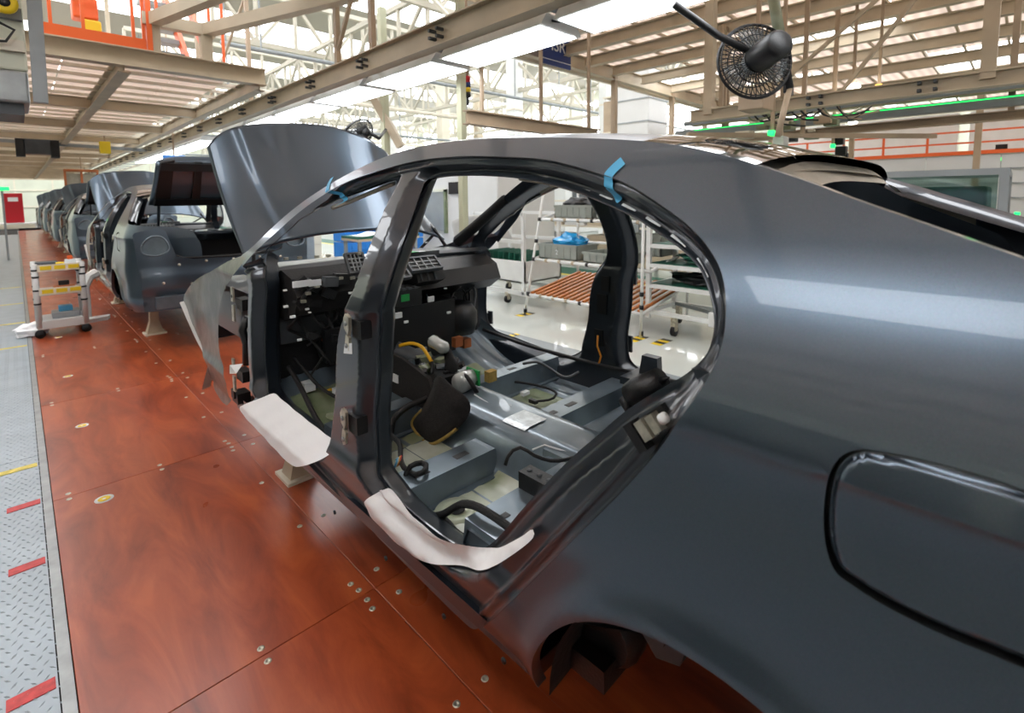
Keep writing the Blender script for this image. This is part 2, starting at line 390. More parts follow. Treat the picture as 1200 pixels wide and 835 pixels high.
# -------- outer walls
def struct(name, mb, m, parent=None, **kw):
    return mb.build(name, m, parent, **({} if parent else dict(kind='structure')), **kw)
wf = struct('wall_back', MB().box((-30, 60, -.1), (30, 60.3, 9)), 'wallg')
for x in np.arange(-12, 30, 2.4): MB().box((x, 59.93, 0), (x+.12, 60.02, 9)).build('wall_rib', 'cream', wf)
for z in (1.2, 2.6, 4.1, 5.6): MB().box((-12, 59.92, z), (30, 60.0, z+.12)).build('wall_rail', 'cream', wf)
struct('wall_left', MB().box((-14.3, -16, -.1), (-14, 60, 9)), 'wallg')
struct('wall_front', MB().box((-14, -14.3, -.1), (30, -14, 9)), 'wallw')
wr = struct('wall_right', MB().box((27, -16, -.1), (27.3, 60, 9)), 'wallg')
for y in np.arange(-10, 60, 3.0): MB().box((26.93, y, 0), (27, y+.15, 9)).build('wall_rib', 'cream', wr)
# windows in the right wall
n = 0
for y in np.arange(-8, 50, 6.0):
    n += 1; wn = thing('window_%d' % n, None, None); wn['kind'] = 'structure'
    MB().box((26.85, y, 5.2), (26.93, y+4.6, 7.6)).build('pane', 'sky', wn)
    for q in range(5): MB().box((26.8, y+q*1.15-.04, 5.15), (26.9, y+q*1.15+.04, 7.65)).build('window_bar', 'cream', wn)
# -------- roof: sheets with daylight strips between
ce = thing('ceiling', None, None); ce['kind'] = 'structure'
y = -14
while y < 60:
    MB().box((-14, y, 8.7), (27, y+3.4, 8.8)).build('roof_sheet', 'roofsheet', ce)
    for x in np.arange(-14, 27, 4.1): MB().box((x+.05, y+3.4, 8.7), (x+4.05, y+6.4, 8.78)).build('roof_light', 'sky', ce)
    y += 6.4
# -------- white roof trusses of the hall
def truss(name, p, q, h, nb, label, m='trusswhite', r=.09):
    t = thing(name, label, 'roof truss', (p[0], p[1], 0), 'white lattice roof trusses high over the hall')
    p, q = Vector(p), Vector(q); u = Vector((0, 0, h))
    MB().bar(p, q, r*1.6, r*1.6).build('bottom_chord', m, t); MB().bar(p+u, q+u, r*1.6, r*1.6).build('top_chord', m, t)
    first = {}
    for k in range(nb):
        a, b = p.lerp(q, k/nb), p.lerp(q, (k+1)/nb); mid = (a+b)/2
        for nm, s_, e_ in (('diagonal', a, mid+u), ('diagonal', mid+u, b), ('strut', mid, mid+u), ('strut', a, a+u)):
            key = (nm, 0 if nm == 'strut' else (s_.z < e_.z))
            if key not in first:
                o = MB().bar((0, 0, 0), e_-s_, r, r, (1, 0, 0) if nm == 'strut' else (0, 0, 1)).build(nm, m); o.parent = t; o.location = s_-Vector((p.x, p.y, 0)); first[key] = o
            else:
                o = first[key].copy(); COL.objects.link(o); o.parent = t; o.location = s_-Vector((p.x, p.y, 0))
    return t
names = ['nearest', 'second', 'third', 'fourth', 'fifth', 'sixth', 'seventh']
for i, Y in enumerate((10.5, 16.5, 23, 30, 38, 47)):
    truss('roof_truss', (3.2, Y, 6.3), (26.5, Y, 6.3), 1.5, 10, 'white lattice roof truss running across the hall, %s from the car' % names[i])
for i, X in enumerate((7.5, 13, 19.5)):
    truss('roof_truss', (X, 4, 5.4), (X, 56, 5.4), 1.2, 20, 'white lattice girder running along the hall, %s from the car' % names[i], r=.08)
truss('roof_truss', (-2, 13, 5.2), (-2, 56, 5.2), 1.4, 16, 'white lattice girder above the walkway on the far left', r=.08)
# -------- columns
def column(px, py, dep, wd, ht, label, m='white'):
    p = atd(px, py, dep); t = thing('steel_column', label, 'column', (p.x, p.y, 0), 'columns of the hall')
    MB().box((p.x-wd/2, p.y-wd/2, 0), (p.x+wd/2, p.y+wd/2, ht)).build('column_shaft', m, t)
    MB().box((p.x-wd*.8, p.y-wd*.8, 0), (p.x+wd*.8, p.y+wd*.8, .05)).build('base_plate', 'dgrey', t)
    for z in (2.5, 3.6, 4.7): MB().box((p.x-wd*.54, p.y-wd*.54, z), (p.x+wd*.54, p.y+wd*.54, z+.05)).build('column_band', 'cream', t)
column(457, 140, 26, .5, 8.6, 'white square column seen just left of the hanging green post')
column(519, 130, 25, .48, 8.6, 'white square column behind the coloured signal tower', 'cream')
column(603, 120, 18, .42, 8.6, 'widest white square column, left of the navy hanging sign')
column(560, 120, 30, .42, 8.6, 'slim beige column between the signal tower and the widest white column', 'beige')
column(719, 130, 16, .45, 4.6, 'brown and white column under the corner of the tan deck', 'beige2')
column(709, 130, 17.2, .3, 5.5, 'narrow white column touching the brown one', 'white')
column(1172, 190, 13.5, .62, 4.4, 'thick cream column carrying a yellow notice', 'cream')
# ================================================================== THE CAR BODIES
XB, XC = 0.80, 1.72
CAR_GROUP = 'unfinished sedan bodies along the assembly line'
car = thing('car_body', 'nearest dark grey sedan body without doors, filling the right half of the view', 'car body', (XC, 0, 0), CAR_GROUP)

def tfun(V):
    y, z = V[:, 0], V[:, 1]; u = np.clip(z-1.2, 0, None)
    t = .20*u + .21*(u/.55)**1.9
    l = np.clip(1.2-z, 0, None); t = t + .012*(1-np.exp(-l/.03))*np.exp(-l/.30)
    t = t - .016*np.exp(-((z-.86)/.16)**2)*np.clip((1.0-y)/.4, 0, 1)
    t = t + .05*np.clip((.56-z)/.15, 0, 1.3)**1.6
    t = t - .014*np.exp(-((z-.60)/.035)**2)*np.clip((y-.8)/.1, 0, 1)
    ra = np.hypot(y-.33, z-.37); t = t - .02*np.exp(-(np.clip(ra-.445, 0, None)/.045)**2)*(z < 1.2)      # wheel-arch lip
    t = t + .5*np.clip((-.35-y)/.5, 0, None)**2*1.2                                                     # rear corner
    t = t + .03*np.clip(y-3.2, 0, 1)**2
    return t
def skinx(V): return XB+tfun(np.atleast_2d(V))
def side(x, y, off=0.0):
    d = ray(x, y); X = XB
    for _ in range(40):
        p = EYE+d*(X/d.x); yz = np.array([[np.clip(p.y, -1, 5), np.clip(p.z, .3, 1.9)]]); X = .5*X+.5*(float(skinx(yz)[0])+off)
    p = EYE+d*(X/d.x); return (p.y, p.z)
def loop(px, off=0.0, closed=True, n=6, step=.014):
    return resample(catmull([side(*p, off) for p in px], closed, n), step, closed)

TOP = [(283, 299), (300, 285), (350, 240), (400, 208), (450, 184), (500, 170), (560, 163), (605, 161.5), (650, 161), (720, 163), (780, 168), (830, 177), (890, 194), (950, 214), (1000, 233), (1100, 268), (1199, 303)]
A_TOP = [(284, 312), (300, 294), (325, 271), (350, 249), (375, 231), (400, 216), (433, 203), (484, 189), (534, 183), (584, 183), (635, 186), (668, 193), (702, 203), (735, 215), (769, 236), (800, 258), (822, 279), (840, 305), (849, 332), (851, 362), (848, 395), (839, 425), (824, 452), (805, 480), (770, 530), (730, 575), (700, 605), (650, 655), (612, 693), (580, 724)]
A_BOT = [(566, 735), (556, 737), (544, 729), (520, 706), (470, 656), (435, 620), (400, 584), (350, 532), (320, 502), (296, 477)]
A_FRONT = [(289, 466), (285, 449), (283, 412), (283, 360), (283, 335)]
F_PX = [(313, 300), (320, 286), (338, 270), (361, 253), (381, 242), (401, 233), (434, 221), (460, 212), (469, 212), (467, 222), (456, 243), (441, 280), (421, 333), (405, 376), (401, 410), (400, 450), (396, 488), (389, 514), (378, 520), (361, 503), (340, 484), (321, 468), (314, 455), (312, 430), (311, 380), (312, 330)]
R_PX = [(508, 210), (498, 225), (488, 250), (477, 278), (462, 318), (450, 356), (446, 400), (445, 445), (442, 500), (444, 545), (452, 567), (470, 588), (500, 614), (532, 637), (552, 646), (568, 642), (588, 625), (609, 600), (640, 566), (672, 534), (700, 510), (735, 480), (775, 455), (804, 438), (824, 420), (833, 405), (838, 380), (835, 352), (824, 318), (803, 294), (777, 275), (745, 254), (708, 237), (675, 224), (639, 214), (600, 208), (548, 206)]
FLANGE = .085
LT = resample(catmull([side(*p) for p in TOP], False, 6), .014)
a_parts = [catmull([side(*p) for p in q], False, 5) for q in (A_TOP, A_BOT, A_FRONT)]
LA = resample(np.vstack(a_parts), .014, True)
LF, LR = loop(F_PX, FLANGE), loop(R_PX, FLANGE)
LAopen = resample(np.vstack(a_parts[:2]), .014)            # from the pillar base over the roof to the front of the sill
# outline of the skin
arch = [(.33+.445*math.cos(a), .37+.445*math.sin(a)) for a in np.linspace(math.radians(176), math.radians(4), 60)]
rockz = .395
rear = [(-.12, 1.462), (-.24, 1.41), (-.34, 1.372), (-.48, 1.352), (-.68, 1.335), (-.80, 1.30), (-.845, 1.2), (-.86, 1.0), (-.86, .8), (-.84, .62), (-.80, .50), (-.70, .43), (-.45, .40), (-.2, .395)]
rear = resample(catmull([tuple(LT[-1])]+rear, False, 5), .02)[1:]
af = LAopen[-1]
under = resample([( .785, .395), (1.6, .40), (2.4, .405), (af[0]+.18, .41)], .02)
skin_outer = np.vstack([LT, rear, np.array(arch)[::-1], under, np.array([(af[0]+.22, .45), (af[0]+.16, af[1]-.01)]), LAopen[::-1]])
FD = [(968, 640), (965, 610), (967, 580), (972, 555), (984, 536), (1003, 527), (1026, 528), (1081, 538), (1141, 554), (1197, 573)]
fd_yz = [side(*p) for p in FD]; q1 = fd_yz[-1]
fb = [side(*p) for p in [(1197, 781), (1160, 766), (1100, 741), (1040, 711), (1000, 686), (978, 668)]]
FUEL = resample(catmull(fd_yz+[(q1[0]-.03, q1[1]-.008), (q1[0]-.046, q1[1]-.03), (q1[0]-.05, q1[1]-.09), (q1[0]-.035, fb[0][1]+.01)]+fb, True, 5), .006, True)

def smooth(e0, e1, x): t = np.clip((x-e0)/(e1-e0), 0, 1); return t*t*(3-2*t)
_s = np.clip((LF[:, 0]-1.95)/.6, 0, 1); _s = _s*_s*(3-2*_s)
LFF = LF+np.stack([.12*_s, -.083*_s*(LF[:, 1] > 1.15)*np.clip((LF[:, 1]-1.15)/.15, 0, 1)], 1)       # the far front opening reaches a little further forward
def jambx(V, lf=None):
    lf = LF if lf is None else lf
    V = np.atleast_2d(V); dA = dist(V, LAopen, False); dH = np.minimum(dist(V, lf), dist(V, LR)); ins = inside(V, LA)
    d = .020*smooth(0, .010, dA)+.012*smooth(.030, .046, dA)
    d = d-.006*np.exp(-((dA-.030)/.007)**2)
    rest = FLANGE-.032
    d = d+rest*(1-smooth(.012, .060, dH))+.004*np.exp(-((dH-.018)/.004)**2)
    d = np.where((dA < .05) & (dH < .06), np.minimum(d, FLANGE), d)
    return skinx(V)+d
def surfx(V):
    V = np.atleast_2d(V); ins = inside(V, LA); return np.where(ins, jambx(V), skinx(V))

skin = sheet(skin_outer, [FUEL], .026, skinx, 'outer_side_panel', 'paint', car)
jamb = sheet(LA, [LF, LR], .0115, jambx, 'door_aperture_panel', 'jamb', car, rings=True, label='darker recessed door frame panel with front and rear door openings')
skin_r = sheet(skin_outer, [FUEL], .03, skinx, 'outer_side_panel', 'paint', car, mirror=XC)
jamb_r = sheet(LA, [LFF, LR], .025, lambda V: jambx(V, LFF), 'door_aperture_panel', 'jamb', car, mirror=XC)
# inner side panels: what the pillars and sills look like from inside
INN = .17
def innerx(V, lf=None):
    lf = LF if lf is None else lf
    V = np.atleast_2d(V); dH = np.minimum(dist(V, lf), dist(V, LR))
    return XB+tfun(V)*.92+FLANGE+(INN-FLANGE)*smooth(.0, .05, dH)
inn_outer = []
def to3(L, xf, mir=None):
    X = xf(L); return [Vector(((2*mir-x) if mir else x, p[0], p[1])) for x, p in zip(X, L)]
topin = LT[(LT[:, 0] > .40) & (LT[:, 0] < 2.75)]-np.array([0, .02])
inn_outer = np.vstack([topin, [(.30, 1.58), (.05, 1.46), (-.05, 1.30), (.1, 1.0), (.45, .80), (.80, .60), (.95, .44), (1.6, .42), (2.9, .42), (2.98, .7), (2.95, 1.15), (2.85, 1.24)]])
inn_outer = resample(inn_outer, .03, True); _t = np.clip((inn_outer[:, 0]-2.0)/.6, 0, 1); inn_far = inn_outer+np.stack([.15*_t, -.05*_t*(inn_outer[:, 1] > 1.25)], 1)
M_in = sheet(inn_far, [LFF, LR], .022, lambda V: innerx(V, LFF), 'inner_side_panel', 'inner', car, mirror=XC, rings=True, label='dark primed inner pillars and sill of the far side')
M_in2 = sheet(inn_outer, [LF, LR], .026, innerx, 'inner_side_panel', 'inner', car, rings=True)
for mir in (None, XC):
    mb = MB(); 
    for L in ((LF if mir is None else LFF), LR): ribbon(to3(L, (jambx if mir is None else (lambda V: jambx(V, LFF))), mir), ((.006 if mir is None else -.006), 0, 0), mb)
    mb.build('weld_flange', 'jamb', car)
# hinge pillar return face
pf = [(p[0], p[1]) for p in LA if p[0] > 2.83 and p[1] < 1.27 and p[1] > .53]
mb = MB(True); pf3 = [Vector((float(jambx([q])[0]), q[0], q[1])) for q in pf]
mb.add(pf3+[p+Vector((.16, -.01, 0)) for p in pf3], [(i, i+1, len(pf)+i+1, len(pf)+i) for i in range(len(pf)-1) if (pf3[i]-pf3[i+1]).length < .05]); mb.build('hinge_pillar', 'jamb', car)
# fender
FE = [(289, 300), (272, 304), (262, 309), (250, 316), (237, 323), (226, 331), (219, 340), (215, 350), (219, 362), (224, 376), (231, 392), (237, 408), (243, 430), (250, 450), (257, 466), (263, 473), (268, 473), (266, 456), (262, 438), (258, 417), (256, 398), (256, 375), (258, 356), (264, 337), (275, 320)]
LE = resample(catmull([side(*p) for p in FE], True, 5), .018, True)
fend = sheet(LE, [], .022, skinx, 'front_fender', 'wrap', car, label='front fender covered in wrinkled clear protective film')
fend_r = sheet(LE, [], .04, skinx, 'front_fender', 'paint', car, mirror=XC)
ft = resample(catmull([side(*p) for p in FE[:8]], False, 5), .03)
for mir in (None, XC):                                  # fender tops folding in under the hood line
    mb = MB(True); g = ft; a = [Vector((float(skinx([p])[0]), p[0], p[1])) for p in g]
    rows = [[p+Vector((.14*k/5, 0, .028*math.sin(k/5*1.8))) for p in a] for k in range(6)]
    if mir: rows = [[Vector((2*mir-p.x, p.y, p.z)) for p in r] for r in rows]
    n = len(a); mb.add([p for r in rows for p in r], [(k*n+i, k*n+i+1, (k+1)*n+i+1, (k+1)*n+i) for k in range(5) for i in range(n-1)])
    mb.build('fender_top', 'wrap' if not mir else 'paint', car)
# wheel-arch liner of the front wheel (pale edge below the fender)
mb = MB(True); e = [side(*p) for p in [(216, 352), (224, 374), (232, 396), (242, 424), (253, 452)]]
mb.grid(lambda u, v: Vector((XB+.006+.05*v, *(lambda i, f: (e[i][0]*(1-f)+e[min(i+1, 4)][0]*f+.015, e[i][1]*(1-f)+e[min(i+1, 4)][1]*f-.012*(1-v)))(min(int(u*4), 3), u*4-min(int(u*4), 3)))), 12, 3)
mb.build('arch_liner', 'wallw', car)
# fuel door
cen = FUEL.mean(0); FI = cen+(FUEL-cen)*.955
def fuelx(V):
    V = np.atleast_2d(V); return skinx(V)+.0005+.010*(1-smooth(0, .010, dist(V, FI)))
sheet(FI, [], .006, fuelx, 'fuel_filler_door', 'paint', car)
mb = MB(); ribbon(to3(FUEL, skinx), (.02, 0, 0), mb)
FO = to3(FUEL, lambda L: skinx(L)+.02); mb.add(FO, [tuple(range(len(FO)))]); mb.build('filler_door_recess', 'black', car)
# edge returns of skin at wheel arch and rocker
mb = MB(True); AR = np.vstack([np.array(arch)]); a3 = to3(AR, skinx); ap = [Vector(p) for p in a3]
n = len(ap); mb.add(ap+[p+Vector((.03, 0, .004)) for p in ap], [(i, i+1, n+i+1, n+i) for i in range(n-1)]); mb.build('arch_lip', 'paint', car)
mb = MB(True); mb.grid(lambda u, v: Vector((XB+.06+.36*v, .33+(.445-.015+.03*v)*math.cos(PI*u), .37+(.43+.02*v)*math.sin(PI*u))), 28, 4)
mb.build('wheel_housing', 'soft', car)
mb = MB(); mb.prism([Vector((1.22, .33+.46*math.cos(a), .37+.46*math.sin(a))) for a in np.linspace(0, PI, 20)], (.03, 0, 0)); mb.build('housing_wall', 'dark', car)
ah = onx(752, 750, 1.0)
br = MB(2); br.prism([Vector((1.02, y, z)) for y, z in ((.60, .66), (.50, .70), (.47, .62), (.50, .52), (.56, .50), (.62, .56))], (.05, 0, 0)); br.cyl((.99, .545, .58), (1.03, .545, .58), .022); br.build('suspension_bracket', 'dgrey', car)
br = MB(2); br.prism([Vector((1.05, y, z)) for y, z in ((.34, .68), (.27, .70), (.25, .58), (.29, .56))], (.03, 0, 0)); br.build('suspension_bracket', 'dgrey', car)
br = MB(2); br.lathe((1.0, .70, .47), (1, .1, 0), [(0, 0), (.07, 0), (.09, .03), (.09, .08), (.05, .1), (0, .1)], 14); br.box((.95, .66, .38), (1.1, .77, .44)); br.build('brake_line_block', 'black', car)
# rocker underside and floor pan
br = MB(); br.box((XB+.055, .80, .385), (XB+.20, 3.2, .43)); br.build('sill_underside', 'jamb', car); br = MB(); br.box((2*XC-XB-.20, .80, .385), (2*XC-XB-.055, 3.2, .43)); br.build('sill_underside', 'jamb', car)

# -------------------- roof
rt = LT[(LT[:, 0] < 1.86) & (LT[:, 0] > .37)]; rt = resample(rt, .06)
rx = skinx(rt)
def roof(name, m, y0, y1, dz=0.0, inset=0.0, crown=.035):
    idx = [i for i, p in enumerate(rt) if y0 <= p[0] <= y1]; mb = MB(True); nu = 24
    def fn(u, v):
        i = idx[int(round(v*(len(idx)-1)))]; p = rt[i]; x0 = rx[i]+inset; s = -1+2*u
        bow = .06*(1-s*s)*np.clip((p[0]-1.0)/.9, -1, 1)
        return Vector((XC+s*(XC-x0), p[0]+bow, p[1]+crown*(1-s**4)-dz*(1 if inset else 1)))
    mb.grid(fn, nu, len(idx)-1); return mb.build(name, m, car)
roof('roof_panel', 'paint', .62, 2.0)
rg = roof('rear_roof_strip', 'gloss', .36, .69, crown=.036)
rg['label'] = 'glossy black strip at the rear of the roof'
head = roof('headliner', 'head', .36, 1.05, dz=.03, inset=.02, crown=.030)
roof('inner_roof', 'dgrey', 1.0, 1.9, dz=.028, inset=.01, crown=.030)
for yy in (1.25, 1.62):
    zz = float(np.interp(-yy, -rt[:, 0], rt[:, 1])); xx = float(np.interp(-yy, -rt[:, 0], rx))
    mb = MB(True); mb.grid(lambda u, v: Vector((XC+(2*u-1)*(XC-xx-.06), yy-.05+.1*v, zz-.042+.035*(1-(2*u-1)**4))), 12, 2); mb.build('roof_bow', 'pan', car)
# rear header and far C-pillar trim, beige
def lt_at(y): return float(np.interp(-y, -LT[:, 0], LT[:, 1]))
mb = MB(True)
def trim(u, v):                                        # far upper corner lining, from header down the far pillar
    y = .62-.50*u; z = lt_at(y)-.035-.27*v; X = 2*XC-XB-float(tfun(np.array([[y, z]]))[0])-.05-.03*v-.05*math.sin(v*PI)*(1-u)
    return Vector((X, y, z))
mb.grid(trim, 14, 8); mb.build('pillar_trim', 'head', car, label='beige lining at the far rear pillar')
mb = MB(True)
mb.grid(lambda u, v: Vector((XC+(2*u-1)*.56, .37+.05*(1-(2*u-1)**2)*0-.055*v, lt_at(.37)+.03*(1-(2*u-1)**4)-.004-.05*math.sin(v*1.5))), 16, 4); mb.build('rear_header_lining', 'head', car)
# C-pillar/back-light flange along both sides of the rear window
for mir in (None, XC):
    mb = MB(True); L = np.vstack([LT[LT[:, 0] < .42], rear[:14]]); a = to3(L, skinx)
    rows = [a, [p+Vector((.012, 0, .002)) for p in a], [p+Vector((.022, 0, -.014)) for p in a], [p+Vector((.060, 0, -.020)) for p in a], [p+Vector((.075, 0, -.05)) for p in a]]
    if mir: rows = [[Vector((2*mir-p.x, p.y, p.z)) for p in r] for r in rows]
    n = len(a); mb.add([p for r in rows for p in r], [(k*n+i, k*n+i+1, (k+1)*n+i+1, (k+1)*n+i) for k in range(4) for i in range(n-1)])
    mb.build('rear_window_flange', 'jamb', car)
# windscreen header
mb = MB(True)
hy = 1.88; hz = lt_at(hy); hx = float(skinx([[hy, hz]])[0])
mb.grid(lambda u, v: Vector((XC+(2*u-1)*(XC-hx-.02), hy+.0+.075*(1-(2*u-1)**2)-.02+.10*v, hz+.03*(1-(2*u-1)**4)-.012-.05*v-.02*math.sin(v*PI))), 18, 4)
mb.build('windscreen_header', 'jamb', car)
# parcel shelf, seat-back frame, trunk
mb = MB(2); mb.box((.98, -.10, 1.20), (2.46, .34, 1.235)); mb.box((.98, .30, .72), (2.46, .34, .80)); mb.box((1.0, .30, 1.08), (2.44, .335, 1.2))
mb.build('parcel_shelf', 'inner', car)
mb = MB(2)
for x in (1.1, 1.5, 1.95, 2.3): mb.box((x-.06, .02, 1.236), (x+.06, .16, 1.243)); mb.cyl((x+.1, .22, 1.2), (x+.1, .22, 1.242), .025)
mb.build('shelf_cutouts', 'black', car)
for x0, x1 in ((XB+.08, XB+.28), (2*XC-XB-.28, 2*XC-XB-.08)):
    mb = MB(2); mb.prism([(x0, y, z) for y, z in ((.42, 1.28), (-.3, 1.30), (-.3, .95), (.25, 1.0))], (x1-x0-.02, 0, 0)); mb.build('rear_inner_quarter', 'inner', car)
# -------------------- rear end
def reary(x, z): s = (x-XC)/(XC-XB); return -.80-.10*(1-abs(s)**3.2)+.06*np.clip(z-1.0, 0, 1)-.02/(1+math.exp((z-.86)*80))+.02/(1+math.exp((z-.66)*90))
mb = MB(True); ho = [(XB+.08, .46), (2*XC-XB-.08, .46), (2*XC-XB-.03, 1.28), (2*XC-XB-.24, 1.33), (2.34, 1.30), (2.26, 1.02), (2.1, .98), (1.34, .98), (1.18, 1.02), (1.10, 1.30), (XB+.24, 1.33), (XB+.03, 1.28)]
def rear_panel():
    P = resample(ho, .04, True); hl = [resample(catmull([(x, z) for x, z in q], True, 5), .02, True) for q in (((.90, 1.16), (.98, 1.24), (1.08, 1.22), (1.12, 1.10), (1.02, 1.04), (.90, 1.07)),)]
    hl.append(np.stack([2*XC-hl[0][:, 0], hl[0][:, 1]], 1)[::-1])
    xs, zs = np.meshgrid(np.arange(.8, 2.65, .04), np.arange(.45, 1.36, .04)); G = np.stack([xs.ravel(), zs.ravel()], 1)
    k = inside(G, P)
    for h in hl: k &= ~inside(G, h)
    G = G[k]; G = G[np.min([dist(G, l) for l in [P]+hl], 0) > .015]
    pts = np.vstack([P]+hl+[G]); ed = []; o = 0
    for l in [P]+hl: ed += [(o+i, o+(i+1) % len(l)) for i in range(len(l))]; o += len(l)
    V, _, F, *_q = delaunay_2d_cdt([Vector(p) for p in pts.tolist()], ed, [], 0, 1e-6)
    V = np.array([tuple(v) for v in V]); F = [f for f in F if len(f) == 3]; c = np.array([V[list(f)].mean(0) for f in F]); k = inside(c, P)
    for h in hl: k &= ~inside(c, h)
    m = MB(True); m.add([(x, reary(x, z), z) for x, z in V], [f for f, q in zip(F, k) if q]); return m, hl
m_, hl = rear_panel(); m_.build('rear_panel', 'paint', car)
for l in hl:
    mb = MB(True); a = [Vector((x, reary(x, z), z)) for x, z in l]; ribbon(a, (0, .07, 0), mb); mb.add([p+Vector((0, .07, 0)) for p in a], [tuple(range(len(a)))]); rc_ = mb.build('tail_lamp_recess', 'pan', car)
    MB(True).tube([p+Vector((0, -.004, 0)) for p in a]+[a[0]+Vector((0, -.004, 0))], .009, 6).build('lamp_seat_edge', 'pan', rc_)
    cx_ = sum(p.x for p in a)/len(a); MB(True).cyl((cx_, -.76, 1.14), (cx_, -.70, 1.14), .045, 14).build('lamp_hole', 'black', rc_)
for (x_, z_) in ((1.2, .93), (1.45, .95), (1.72, .95), (2.0, .95), (2.24, .93), (1.05, .75), (2.39, .75), (1.3, .72), (2.14, .72)):
    MB(True).lathe((x_, reary(x_, z_), z_), (0, -1, 0), [(.016, -.01), (.014, .008), (0, .01)], 8).build('panel_bolt', 'zinc', car)
mb = MB(2); mb.tube([(1.15, -.84, 1.04), (1.25, -.87, .995), (1.72, -.90, .985), (2.19, -.87, .995), (2.29, -.84, 1.04)], .014); mb.build('boot_seal', 'soft', car)
mb = MB(); mb.box((1.0, -.72, .60), (2.44, .30, .62)); mb.box((.98, -.72, .6), (1.0, .3, 1.2)); mb.box((2.44, -.72, .6), (2.46, .3, 1.2)); mb.box((1.0, .26, .62), (2.44, .28, 1.1)); mb.build('trunk_well', 'dark', car)
mb = MB(2); mb.box((1.23, -.80, .42), (2.21, .31, .46)); mb.build('rear_underbody', 'dark', car)  # dark plate added to block light below the rear of the body
mb = MB(2); mb.box((.98, .80, .40), (2.46, 2.9, .415)); mb.build('underbody_blocker', 'dark', car)  # added plate that keeps light out under the floor pan
mb = MB(2); mb.box((XB+.16, -.99, .50), (2*XC-XB-.16, -.92, .62)); mb.build('rear_bumper_beam', 'pan', car)
for x in (1.1, 2.34):
    mb = MB(2); mb.box((x-.06, -.93, .5), (x+.06, -.82, .62)); mb.build('beam_bracket', 'dgrey', car)
mb = MB(2)
def lid(u, v):
    s = 2*u-1; return Vector((XC+s*(.66-.05*v*abs(s)), -.30-.30*v-.05*math.sin(v*PI), 1.56+.47*v+.07*(1-abs(s)**4)*v))
mb.grid(lid, 14, 6)
lo = mb.build('trunk_lid', 'paint', car); sd = lo.modifiers.new('so', 'SOLIDIFY'); sd.thickness = .02
mb = MB(2)
for (u0, u1, v0, v1) in ((.03, .97, .02, .16), (.03, .97, .80, .97), (.03, .14, .02, .97), (.86, .97, .02, .97), (.3, .36, .1, .9), (.64, .70, .1, .9)):
    c = [lid(u0, v0), lid(u1, v0), lid(u1, v1), lid(u0, v1)]; mb.prism([p+Vector((0, -.05, -.02)) for p in c], (0, .045, .02))
mb.build('lid_inner_frame', 'black', car)
mb = MB(2)
for x in (1.15, 2.29): mb.tube([(x, -.1, 1.18), (x, -.22, 1.3), (x, -.30, 1.5), (x, -.34, 1.62)], .016)
mb.build('lid_hinge', 'jamb', car)

# -------------------- hood, raised
def hood(u, v):
    s = 2*u-1; hb = .055*(1-s*s)
    zb = 1.27+.12*(1-abs(s)**2.6); zt = 1.94+.12*(1-abs(s)**9)+.07*(1-s*s)-.16*max(0, s)**1.5
    wb, wt = .765, .71
    w_ = wb*(1-v)+wt*v; xc = 1.735*(1-v)+1.60*v
    y = 3.28*(1-v)+3.60*v+.09*math.sin(v*PI)*.6-hb
    e = .022/(1+math.exp(-(abs(s)-.78+.10*(1-v))*70))-.018/(1+math.exp((abs(s)-.42-.14*v)*45))
    return Vector((xc+s*w_, y+.03*abs(s)**3+e, zb*(1-v)+zt*v))
hm = MB(True); hm.grid(hood, 96, 40); ho_ = hm.build('hood', 'paint', car, label='raised hood seen from its painted outside'); sd = ho_.modifiers.new('so', 'SOLIDIFY'); sd.thickness = .018; sd.offset = -1
mb = MB(2)
for s_ in (0, 1):
    for k in range(2): mb.tube([hood(s_*.9+.05, .02)+Vector((0, .05, 0)), Vector((1.02+s_*1.2, 3.30, 1.20))], .012)
mb.build('hood_hinge', 'black', car)
mb = MB(2); mb.tube([Vector((2.48, 3.3, 1.22)), Vector((2.40, 3.34, 1.36)), hood(.97, .2)+Vector((0, .04, 0))], .014); mb.build('hood_stay', 'black', car)
# engine bay: strut towers, front beam, cowl
mb = MB(2); mb.box((.98, 2.98, 1.10), (2.46, 3.22, 1.22)); mb.box((1.0, 3.2, .7), (1.25, 4.3, 1.02)); mb.box((2.19, 3.2, .7), (2.44, 4.3, 1.02)); mb.box((1.0, 4.3, .55), (2.44, 4.38, .95))
mb.build('engine_bay', 'inner', car)
mb = MB(2); mb.box((.96, 2.90, .45), (2.48, 2.96, 1.18)); mb.build('firewall', 'soft', car)
# ================================================================== INSIDE THE NEAREST BODY
def pt(px, py, z): return onz(px, py, z)
def fz(x, y):                                        # pressed floor
    z = .43
    z += .185*math.exp(-(abs(x-1.59)/.185)**6)*(1 if y > 1.0 else .6)*(1+.35*max(0, y-2.3))
    if y > 2.45: z += .5*(y-2.45)**1.4
    z += .006*(1 if (int(x*22) % 2 and abs(x-1.55) > .22) else 0)
    ys = 1.33 if x > 1.43 else 1.21
    if y < ys: z = max(z, .43+.15*min(1, max(0, (ys-y)/.05)))
    if y < ys-.25: z -= .05*min(1, (ys-.25-y)/.06)
    if y < .75: z += .5*(.75-y)
    e = min(abs(x-.93), abs(x-2.51)); z += .08*max(0, 1-e/.06)**2*(1 if y > 1.35 else 0)
    return z
mb = MB(True); mb.grid(lambda u, v: Vector((.93+1.58*u, .30+2.64*v, fz(.93+1.58*u, .30+2.64*v))), 90, 120)
mb.build('floor_pan', 'pan', car)
def patch(name, m, x0, x1, y0, y1, dz=.004, nu=10, nv=10, **kw):
    mb = MB(True); mb.grid(lambda u, v: Vector((x0+(x1-x0)*u, y0+(y1-y0)*v, fz(x0+(x1-x0)*u, y0+(y1-y0)*v)+dz)), nu, nv); return mb.build(name, m, car, **kw)
